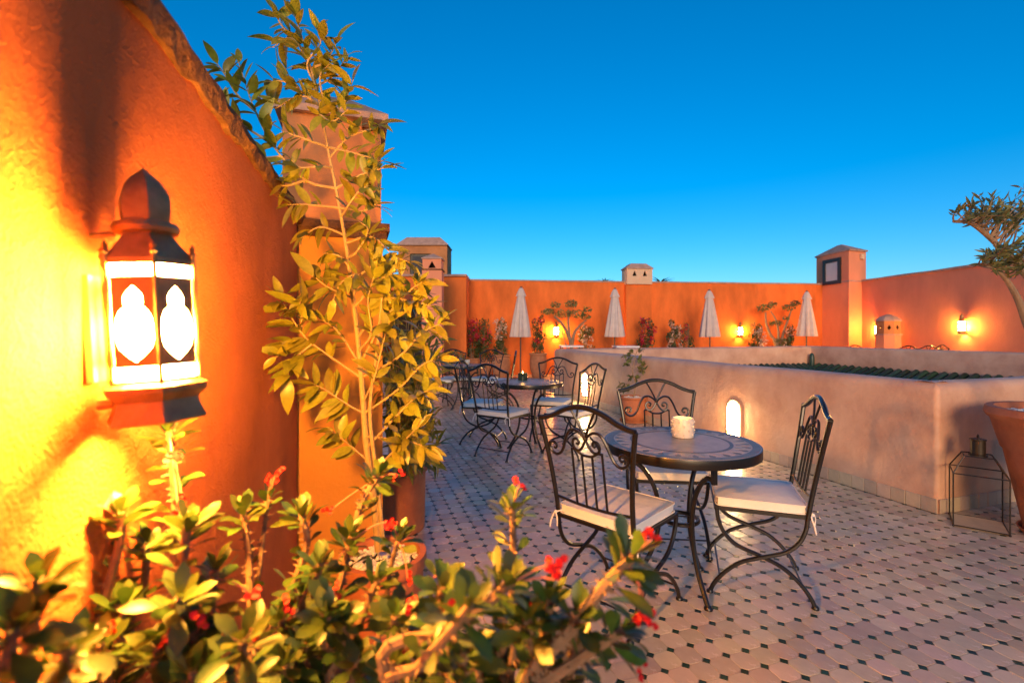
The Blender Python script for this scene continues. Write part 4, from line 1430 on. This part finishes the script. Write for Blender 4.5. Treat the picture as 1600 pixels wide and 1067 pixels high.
class Thorny(Plant):
    def stem_to(s, way, base, n_tip=11, n_low=8, thick=0.0075, fl=(), lscale=1.0, low_from=0.45):
        tip = at(*way[0])
        n_tip, n_low, lscale = n_tip + 4, n_low + 3 if n_low else 0, lscale * 1.04
        pts = [at(*w) for w in reversed(way)]
        back_ = (pts[0] - pts[1]).normalized()
        b2_ = pts[0] + back_ * 0.10
        b2_.z = max(b2_.z, 0.63)
        p2 = spl([Vector(base), b2_] + pts, 6)
        m_ = len(p2)
        s.stem.tube(p2, [thick * (1.05 - 0.35 * i / (m_ - 1)) for i in range(m_)], 7)
        acc = 0
        for i in range(m_ - 1):
            a, b = p2[i], p2[i + 1]
            ax = (b - a).normalized()
            cnt = int((b - a).length / 0.0045) + 1
            for q in range(cnt):
                c_ = a.lerp(b, rnd.random())
                o = ax.cross(rdir()).normalized()
                o2 = (o + ax * 0.15).normalized()
                tr = thick * 0.28
                x = ax
                y = o2.cross(ax).normalized()
                bs = c_ + o * thick * 0.8
                s.stem.add([bs + x * tr, bs - x * tr * 0.5 + y * tr * 0.8, bs - x * tr * 0.5 - y * tr * 0.8, bs + o2 * rnd.uniform(0.007, 0.014)], [(0, 1, 3), (1, 2, 3), (2, 0, 3)])
        ax = (p2[-1] - p2[-3]).normalized()
        for k in range(n_tip):
            a = k * 2.4 + rnd.uniform(-.3, .3)
            e1 = ax.cross(Vector((0.3, 0.5, 0.8))).normalized()
            e2 = ax.cross(e1)
            el = 0.15 + 1.05 * (1 - k / n_tip)
            d = ax * (1.15 - el * 0.55) + (e1 * math.cos(a) + e2 * math.sin(a)) * el
            pos = p2[-1] - ax * (0.030 * (1 - k / n_tip)) 
            s.leaves.append(leaf_frame(pos, d, ax * 0.8 + UP * 0.7 + rdir(0.25), rnd.gauss(0, 0.3)) @ Matrix.Scale(lscale * rnd.uniform(0.75, 1.2) * (0.6 + 0.4 * (1 - k / n_tip) ** 0.5), 4))
        for k in range(n_low):
            f = low_from + (0.97 - low_from) * (k + rnd.random()) / n_low
            i = min(int(f * (m_ - 1)), m_ - 2)
            p = p2[i].lerp(p2[i + 1], f * (m_ - 1) - i)
            ax2 = (p2[i + 1] - p2[i]).normalized()
            o = ax2.cross(rdir()).normalized()
            s.leaves.append(leaf_frame(p + o * thick * 0.7, o + ax2 * rnd.uniform(0.2, 0.8) + Vector((0, 0, 0.1)), UP + rdir(0.4), rnd.gauss(0, 0.3)) @ Matrix.Scale(lscale * rnd.uniform(0.65, 1.1), 4))
        for px, py, dp in fl:
            c_ = at(px, py, dp)
            st_ = p2[-1] - ax * 0.012
            MB().tube([v - s.loc for v in spl([st_, st_.lerp(c_, 0.55) + ax * 0.008, c_], 4)], 0.0015, 5).build('flower_stalk', M['stalk'], s.o)
            for k in range(rnd.choice((2, 3))):
                o = link('flower', fl_me, None, s.o)
                q = c_ + rdir(0.009)
                d = (Vector((0, -0.8, 0.5)) + rdir(0.6)).normalized()
                o.matrix_basis = Matrix.Translation(q - s.loc) @ d.to_track_quat('Z', 'Y').to_matrix().to_4x4() @ Matrix.Rotation(rnd.uniform(0, 3), 4, 'Z') @ Matrix.Scale(rnd.uniform(0.6, 0.9), 4)

    def done(s):
        return s.finish(eu_me, M['thorn'])


def thorny(label, loc):
    t = Thorny('crown_of_thorns', label, 'plant', loc, 'thorny plants in the foreground')
    return t


ea_p, eb_p, ec_p = Vector((-0.40, 0.70, 0)), Vector((-0.24, 1.08, 0)), Vector((0.02, 0.66, 0))
make_pot(ea_p, 0.15, 0.62, 'cyl', 'foreground pot under the thorny plant below the big lantern', fill='soil')
make_pot(eb_p, 0.15, 0.55, 'cyl', 'foreground pot under the thorny plant before the pebble pot', fill='soil')
make_pot(ec_p, 0.15, 0.62, 'cyl', 'foreground pot under the thorny plant reaching over the floor tiles', fill='soil')
ea = thorny('thorny plant with red flowers growing up against the wall under the big lantern', ea_p)
A_ = lambda: ea_p + Vector((rnd.uniform(-.08, .08), rnd.uniform(-.08, .08), 0.58))
ea.stem_to([(264, 668, .80), (272, 760, .80), (282, 880, .78)], A_(), 12, 14, 0.008, [(268, 708, .77), (286, 786, .77), (278, 790, .76)], 1.0, 0.55)
ea.stem_to([(190, 800, .72), (186, 850, .72), (150, 980, .70)], A_(), 12, 7, 0.0075, [(140, 790, .70)], 1.05)
ea.stem_to([(60, 905, .44), (50, 980, .45), (40, 1067, .48)], A_(), 13, 10, 0.007, [], 0.85)
ea.stem_to([(20, 985, .40), (10, 1040, .42)], A_(), 12, 5, 0.007, [], 0.85)
ea.stem_to([(110, 1010, .46), (90, 1080, .48)], A_(), 12, 4, 0.007, [], 0.85)
ea.stem_to([(292, 820, .70), (285, 900, .70), (285, 1040, .70)], A_(), 14, 12, 0.0085, [], 1.05)
ea.stem_to([(335, 890, .70), (330, 960, .70)], A_(), 12, 8, 0.0075, [(398, 935, .70)], 1.0)
ea.stem_to([(230, 850, .76), (225, 920, .76)], A_(), 11, 8, 0.007, [], 1.0)
ea.stem_to([(380, 800, .88), (388, 870, .88), (392, 960, .86)], A_(), 11, 7, 0.0075, [], 1.0)
ea.stem_to([(420, 775, .92), (412, 830, .92), (405, 890, .9)], A_(), 7, 0, 0.0055, [(432, 738, .92), (424, 748, .92)], 0.8)
for q in range(13):
    px, py = rnd.uniform(120, 420), rnd.uniform(920, 1060)
    ea.stem_to([(px, py, rnd.uniform(.58, .72)), (px + rnd.uniform(-20, 20), py + 90, .68)], A_(), 11, 6, 0.007, [(px + 15, py - 20, .62)] if q % 4 == 0 else [])
ea.done()
eb = thorny('thorny plant with spiny brown stems in front of the pebble pot', eb_p)
B_ = lambda: eb_p + Vector((rnd.uniform(-.08, .08), rnd.uniform(-.08, .08), 0.50))
eb.stem_to([(592, 742, 1.02), (560, 800, 1.02), (525, 940, 1.0)], B_(), 14, 6, 0.008, [(622, 742, 1.02), (515, 798, 1.02)], 1.05, 0.7)
eb.stem_to([(470, 800, .92), (478, 860, .92), (430, 970, .9)], B_(), 13, 8, 0.008, [], 1.05)
eb.stem_to([(548, 838, .92), (535, 900, .92), (505, 1000, .9)], B_(), 14, 9, 0.0085, [(604, 815, .94)], 1.05)
eb.stem_to([(625, 835, .95), (612, 880, .95), (600, 960, .95)], B_(), 9, 5, 0.006, [(607, 818, .95), (637, 903, .9)], 0.95)
eb.stem_to([(500, 880, .82), (490, 940, .82)], B_(), 12, 8, 0.0075, [(430, 1015, .75)], 1.0)
eb.stem_to([(590, 905, .80), (560, 980, .80)], B_(), 12, 8, 0.0075, [], 1.0)
for q in range(17):
    px, py = rnd.uniform(400, 700), rnd.uniform(915, 1060)
    eb.stem_to([(px, py, rnd.uniform(.66, .85)), (px + rnd.uniform(-20, 20), py + 90, .84)], B_(), 11, 6, 0.0075, [(px + 10, py - 25, .72)] if q % 4 == 1 else [])
eb.done()
ec = thorny('thorny plant with red flowers leaning over the tiles before the nearest chair', ec_p)
C_ = lambda: ec_p + Vector((rnd.uniform(-.08, .08), rnd.uniform(-.08, .08), 0.58))
ec.stem_to([(800, 792, .80), (802, 850, .80), (800, 930, .78)], C_(), 10, 7, 0.0072, [(812, 757, .80)], 0.95, 0.6)
ec.stem_to([(800, 905, .62), (770, 935, .62), (700, 985, .62)], C_(), 13, 8, 0.0085, [(868, 880, .62), (866, 905, .61)], 0.95)
ec.stem_to([(990, 868, .62), (945, 915, .62), (890, 985, .62)], C_(), 15, 6, 0.0095, [(1018, 842, .62), (1000, 955, .60), (1008, 968, .60)], 1.05, 0.65)
ec.stem_to([(975, 985, .62), (920, 1020, .62), (850, 1066, .62)], C_(), 13, 3, 0.0085, [(1000, 1045, .62)], 1.0, 0.6)
ec.stem_to([(735, 945, .52), (700, 990, .54), (655, 1040, .58)], C_(), 8, 5, 0.0075, [], 0.9)
ec.stem_to([(860, 935, .64), (850, 1000, .64)], C_(), 10, 8, 0.0085, [], 0.95)
ec.stem_to([(690, 895, .80), (685, 940, .80)], C_(), 6, 4, 0.006, [(672, 908, .8)], 0.8)
for q in range(12):
    px, py = rnd.uniform(660, 930), rnd.uniform(950, 1060)
    ec.stem_to([(px, py, rnd.uniform(.55, .72)), (px + rnd.uniform(-25, 25), py + 90, .68)], C_(), 9, 6, 0.008, [(px + 15, py - 15, .62)] if q % 5 == 2 else [])
ec.done()

# ---- olive tree in the big flared pot at the right
op = Vector((3.56, 3.03, 0))
make_pot(op, 0.41, 0.82, 'flare', 'huge flared terracotta pot of white pebbles at the right edge', saucer=True, n=700, size=0.018, sr=0.64)
ol = Plant('olive_tree', 'gnarled olive tree leaning in from the right edge out of the huge pot', 'tree', op)
T1 = spl([op + UP * 0.76, at(1650, 560, 3.03), at(1612, 520, 3.03), at(1588, 462, 3.0), at(1560, 424, 2.98), at(1528, 414, 2.96)], 6)
ol.stem.tube(T1, [0.037 - 0.032 * (i / (len(T1) - 1)) for i in range(len(T1))], 9)
T2 = spl([at(1645, 540, 3.03), at(1640, 480, 3.03), at(1600, 426, 3.0), at(1560, 384, 2.98), at(1519, 350, 2.96), at(1490, 346, 2.95)], 6)
ol.stem.tube(T2, [0.026 - 0.017 * (i / (len(T2) - 1)) for i in range(len(T2))], 9)
T3 = spl([at(1640, 480, 3.03), at(1668, 420, 3.0), at(1690, 360, 2.98)], 6)
ol.stem.tube(T3, [0.03 - 0.015 * (i / (len(T3) - 1)) for i in range(len(T3))], 8)
starts = [p for p in T1[14:] + T2[10:] + T3[4:]]
clumps = [(1515, 335, 16), (1545, 322, 22), (1575, 325, 26), (1600, 330, 26), (1640, 325, 30), (1680, 335, 30), (1530, 352, 10), (1565, 345, 16), (1595, 350, 18), (1545, 405, 12), (1575, 398, 20), (1600, 392, 22), (1640, 390, 26), (1590, 420, 14), (1680, 400, 24), (1560, 420, 8)]
for cx, cy, rad in clumps:
    nt_ = 7 + rad // 4
    for k in range(nt_):
        tip = at(cx + rnd.gauss(0, rad * 0.75), cy + rnd.gauss(0, rad * 0.55) - 5, 2.97 + rnd.gauss(0, 0.11))
        s0 = min(starts, key=lambda p: (p - tip).length + rnd.random() * 0.06)
        p2 = spl([s0, s0.lerp(tip, 0.5) + rdir(0.02), tip], 4)
        ol.stem.tube(p2, [0.005, 0.0045, 0.004, 0.0036, 0.003, 0.0026, 0.0022, 0.0018, 0.0014], 4)
        ax = (p2[-1] - p2[-3]).normalized()
        for q in range(7):
            p = p2[-1].lerp(p2[4], (q / 7) * 0.9)
            o_ = ax.cross(rdir()).normalized()
            ol.leaves.append(leaf_frame(p, ax * 0.8 + o_ * 0.8 + UP * 0.15, rdir(), 0) @ Matrix.Scale(rnd.uniform(0.7, 1.2), 4))
ol.finish([leaf_mesh('leaf', 0.058, 0.015, M['olive'], droop=a, fold=0.2, shape='lance', rows=4) for a in (0.05, 0.25)], M['bark'])


# ---- far pot plants
def leafy(mb, c, rad, n, size, flat=1.0):
    for k in range(n):
        d = rdir()
        p = Vector(c) + Vector((d.x * rad[0], d.y * rad[1], d.z * rad[2])) * rnd.uniform(0.35, 1.0) ** 0.6
        a, b = rdir(), rdir()
        a = (a - d * a.dot(d) * 0.3).normalized()
        b = a.cross(b).normalized()
        s_ = size * rnd.uniform(0.6, 1.3)
        mb.add([p - a * s_, p - b * s_ * 0.4, p + a * s_, p + b * s_ * 0.4], [(0, 1, 2, 3)])


def far_tree(loc, label, trunk, clumps_, size=0.05, dens=120):
    t = thing('olive_tree', label, 'tree', loc)
    L0 = Vector(loc)
    tm_ = MB()
    for pts, r_ in trunk:
        p2 = spl([Vector(p) - L0 for p in pts], 5)
        tm_.tube(p2, [r_ * (1 - 0.6 * i / (len(p2) - 1)) for i in range(len(p2))], 7)
    tm_.build('trunk', M['bark'], t)
    for c, rad in clumps_:
        mb = MB()
        c = Vector(c) - L0
        nc = max(30, int(dens * (rad[0] * rad[2]) / 0.03))
        leafy(mb, c, rad, nc, size)
        mb.build('crown', M['olive'], t, smooth=False)
    return t


d1 = 14.0
far_tree((at(893, 590, d1).x, d1, 0), 'umbrella shaped olive tree with a forked pale trunk before the back wall',
         [([at(893, 585, d1), at(893, 543, d1), at(888, 525, d1), at(880, 508, d1), at(866, 494, d1)], 0.07), ([at(893, 543, d1), at(897, 522, d1), at(905, 510, d1), at(916, 500, d1)], 0.055), ([at(891, 535, d1), at(888, 505, d1), at(890, 485, d1)], 0.05),
          ([at(893, 560, d1), at(885, 540, d1), at(878, 515, d1)], 0.03)],
         [(at(856, 487, d1), (.20, .18, .10)), (at(868, 476, d1), (.16, .15, .10)), (at(880, 490, d1), (.26, .22, .12)), (at(893, 475, d1), (.20, .2, .12)), (at(903, 490, d1), (.24, .2, .12)), (at(918, 483, d1), (.14, .14, .10)), (at(915, 495, d1), (.16, .14, .09))])
d2 = 15.0
far_tree((at(1210, 590, d2).x, d2, 0), 'twin headed olive tree beside the parasol nearest the corner tower',
         [([at(1216, 585, d2), at(1212, 538, d2), at(1203, 522, d2), at(1197, 505, d2), at(1196, 488, d2)], 0.06), ([at(1214, 550, d2), at(1216, 520, d2), at(1212, 500, d2), at(1204, 486, d2)], 0.045), ([at(1216, 560, d2), at(1224, 520, d2), at(1232, 498, d2), at(1236, 485, d2)], 0.05)],
         [(at(1193, 481, d2), (.20, .2, .12)), (at(1206, 477, d2), (.16, .16, .10)), (at(1232, 480, d2), (.20, .2, .12)), (at(1242, 474, d2), (.16, .16, .10)), (at(1212, 505, d2), (.22, .2, .10)), (at(1222, 535, d2), (.28, .2, .16)), (at(1228, 497, d2), (.10, .1, .06))])


def flowering(px, d, ytop, w, bloom, label, pot=None, nb=90, leaf_m='dark_leaf', dens=1.0, potlab=None):
    """climber trained up a cane in a pot against the far wall"""
    b = at(px, 590, d)
    loc = Vector((b.x, d, 0))
    t = thing('bougainvillea', label, 'plant', loc, 0, 'flowering climbers along the back wall')
    ztop = EYE - (ytop - HORIZ) / FPX * d
    ph = 0.3
    if pot:
        make_pot(loc, pot[0], pot[1], 'urn', potlab, fill='soil', m='terra_old')
        ph = pot[1] - 0.05
    sm = MB()
    for k in range(5):
        a = rnd.uniform(-1, 1) * w * 0.7
        sm.tube(spl([(0.03 * k - .06, 0, ph), (a * 0.5, rnd.uniform(-.06, .06), (ph + ztop) / 2), (a, rnd.uniform(-.06, .06), ztop - rnd.uniform(0, .2))], 4), 0.012, 5)
    sm.build('stem', M['thorn'], t)
    lm, bm_ = MB(), MB()
    hh = ztop - ph
    for k in range(int(14 * dens) + 6):
        f_ = rnd.uniform(0.08, 0.98)
        c = (rnd.uniform(-1, 1) * w * (0.95 - 0.35 * f_), rnd.uniform(-.10, .10), ph + hh * f_)
        leafy(lm, c, (w * 0.42, 0.13, 0.14), 34, 0.042)
    for k in range(int(nb / 8)):
        c = (rnd.uniform(-1, 1) * w * 0.85, rnd.uniform(-.20, -.05), ph + hh * rnd.uniform(0.35, 1.0))
        leafy(bm_, c, (w * 0.32, 0.10, 0.10), 17, 0.038)
    tag(lm.build('foliage', M[leaf_m], t, smooth=False), kind='stuff')
    tag(bm_.build('blossom', M[bloom], t, smooth=False), kind='stuff')
    return t


flowering(737, 13.9, 500, 0.22, 'magenta', 'crimson bougainvillea at the left end of the back wall', (0.24, 0.55), 150, potlab='pot of the leftmost crimson bougainvillea')
flowering(756, 14.1, 502, 0.28, 'magenta', 'broad dark leaved climber with few crimson flowers', (0.24, 0.50), 70, dens=1.6, potlab='pot of the broad dark leaved climber')
flowering(783, 13.7, 500, 0.20, 'white_fl', 'cream flowered climber in a big weathered pot left of the first parasol', (0.27, 0.66), 110, potlab='big weathered pot left of the first parasol')
flowering(841, 13.7, 497, 0.20, 'magenta', 'crimson topped climber in a tall pot right of the first parasol', (0.25, 0.70), 60, potlab='tall terracotta pot at the end of the low wall')
flowering(914, 14.4, 508, 0.26, 'white_fl', 'lamplit pale flowered climber right of the forked olive tree', (0.22, 0.5), 70, potlab='pot of the pale flowered climber right of the forked olive tree')
flowering(1010, 14.2, 500, 0.24, 'magenta', 'crimson bougainvillea against the twin vent chimney', (0.22, 0.5), 170, potlab='pot of the bougainvillea against the twin vent chimney')
flowering(1052, 14.3, 503, 0.22, 'white_fl', 'cream flowered climber right of the twin vent chimney', (0.22, 0.5), 110, potlab='pot of the cream climber right of the twin vent chimney')
flowering(1072, 14.3, 506, 0.20, 'magenta', 'thin climber with a few red flowers beside a cream flowered one', (0.22, 0.5), 25, dens=0.5, potlab='pot of the thin red flowered climber')
flowering(1183, 14.6, 508, 0.22, 'white_fl', 'lamplit yellow climber left of the twin headed olive tree', (0.22, 0.5), 90, potlab='pot of the lamplit climber by the twin headed olive')
flowering(1232, 14.9, 512, 0.18, 'white_fl', 'low pale climber right of the twin headed olive tree', (0.22, 0.5), 60, potlab='pot of the low pale climber')
t = thing('low_shrub', 'low grey green shrub at the foot of the pillar', 'shrub', (-1.5, 12.6, 0))
lm = MB(); leafy(lm, (0, 0, 0.62), (.34, .25, .22), 380, 0.04); tag(lm.build('foliage', M['olive'], t, smooth=False), kind='stuff')
MB().tube([(0, 0, 0.3), (0, 0, 0.7)], 0.02, 6).build('stem', M['bark'], t)
make_pot((-1.5, 12.6, 0), 0.25, 0.45, 'urn', 'pot of the grey green shrub at the foot of the pillar', fill='soil', m='terra_old')

# small potted climber against the low wall
sp = Vector((1.775, 7.02, 0))
make_pot(sp, 0.20, 0.37, 'urn', 'orange terracotta pot on a saucer against the low wall', saucer=True, n=120, size=0.016)
cl = Plant('potted_climber', 'thin small leaved climber in the pot against the low wall', 'plant', sp)
base_ = sp + UP * 0.33
p2 = spl([base_, at(993, 600, 7.0), at(988, 580, 7.0), at(992, 560, 7.0), at(996, 545, 7.0)], 6)
cl.stem.tube(p2, [0.009 - 0.006 * i / (len(p2) - 1) for i in range(len(p2))], 5)
for ends in ((975, 556), (978, 570), (1005, 572), (968, 604), (975, 610), (1000, 548), (984, 550), (1008, 578), (972, 600), (995, 590), (985, 590), (980, 562), (1000, 560)):
    e = at(ends[0], ends[1], 7.0 + rnd.uniform(-.1, .1))
    s0 = min(p2, key=lambda p: (p - e).length + abs(p.z - e.z + 0.05))
    q2 = spl([s0, s0.lerp(e, .5) + UP * 0.02, e], 4)
    cl.stem.tube(q2, 0.003, 4)
    for k in range(11):
        p = q2[-1].lerp(q2[3], k / 11)
        cl.leaves.append(leaf_frame(p, rdir() + (e - s0).normalized() * 0.6, UP + rdir(0.5)) @ Matrix.Scale(rnd.uniform(0.7, 1.2), 4))
cl.finish([leaf_mesh('leaf', 0.075, 0.042, M['olive'], droop=0.2, fold=0.2, shape='ellipse', rows=4)], M['bark'])

# palm tips beyond the back wall
for px, py, d, r_, lab in ((1033, 440, 24, 0.35, 'dark palm tuft peeping over the back wall right of the twin vent chimney'), (945, 441, 26, 0.30, 'tiny dark palm tips over the back wall left of the twin vent chimney')):
    c = at(px, py, d)
    t = thing('palm_tree', lab, 'tree', (c.x, d, 0))
    MB().tube([(0, 0, -0.05), (0.05, 0, c.z * 0.5), (0, 0, c.z - 0.1)], 0.14, 8).build('trunk', M['bark'], t)
    fr_ = leaf_mesh('frond', 0.75, 0.11, M['dark_leaf'], droop=0.35, fold=0.3, shape='lance')
    for k in range(16):
        a = k * 2.4
        o = link('frond', fr_, None, t)
        o.matrix_basis = leaf_frame(Vector((0, 0, c.z - 0.1)), Vector((math.cos(a), math.sin(a), rnd.uniform(0.1, 1.2))), UP) @ Matrix.Scale(r_ / 0.35 * 0.9, 4)

# ------------------------------------------------------------------ clear glass floor lantern by the wall corner
gl = thing('glass_floor_lantern', 'empty clear glass lantern with thin dark edges on the tiles beside the huge pot', 'lantern', (3.175, 3.27, 0.0), RV + R(34))
hw_, hs, ht = 0.135, 0.36, 0.475
cr = [(-1, -1), (1, -1), (1, 1), (-1, 1)]
b0 = [Vector((x * hw_, y * hw_, 0.012)) for x, y in cr]
b1 = [Vector((x * hw_, y * hw_, hs)) for x, y in cr]
b2_ = [Vector((x * 0.075, y * 0.075, ht)) for x, y in cr]
fr_ = MB()
for i in range(4):
    j = (i + 1) % 4
    for a, b in ((b0[i], b1[i]), (b1[i], b2_[i]), (b0[i], b0[j]), (b1[i], b1[j]), (b2_[i], b2_[j])):
        fr_.tube([a, b], 0.0042, 6)
    fr_.ball(b0[i] - UP * 0.004, 0.008, 6, 5)
fr_.build('frame', M['darkmetal'], gl)
for lo, hi in ((b0, b1), (b1, b2_)):
    for i in range(4):
        j = (i + 1) % 4
        g = MB(); g.add([lo[i], lo[j], hi[j], hi[i]], [(0, 1, 2, 3)])
        g.build('pane', M['glass'], gl, smooth=False)
MB().box((0, 0, 0.010), (0.262, 0.262, 0.008)).build('floor_plate', M['skirt'], gl)
MB().lathe([(0.05, ht - 0.004), (0.05, ht + 0.006), (0.040, ht + 0.010), (0.040, ht + 0.10), (0.044, ht + 0.105), (0.044, ht + 0.112), (0.02, ht + 0.118)], 16).build('chimney_cap', M['darkmetal'], gl)
n = 16
MB().tube([(0.035 * math.cos(math.pi * k / n), 0, ht + 0.112 + 0.028 * math.sin(math.pi * k / n)) for k in range(n + 1)], 0.004, 6).build('handle', M['darkmetal'], gl)
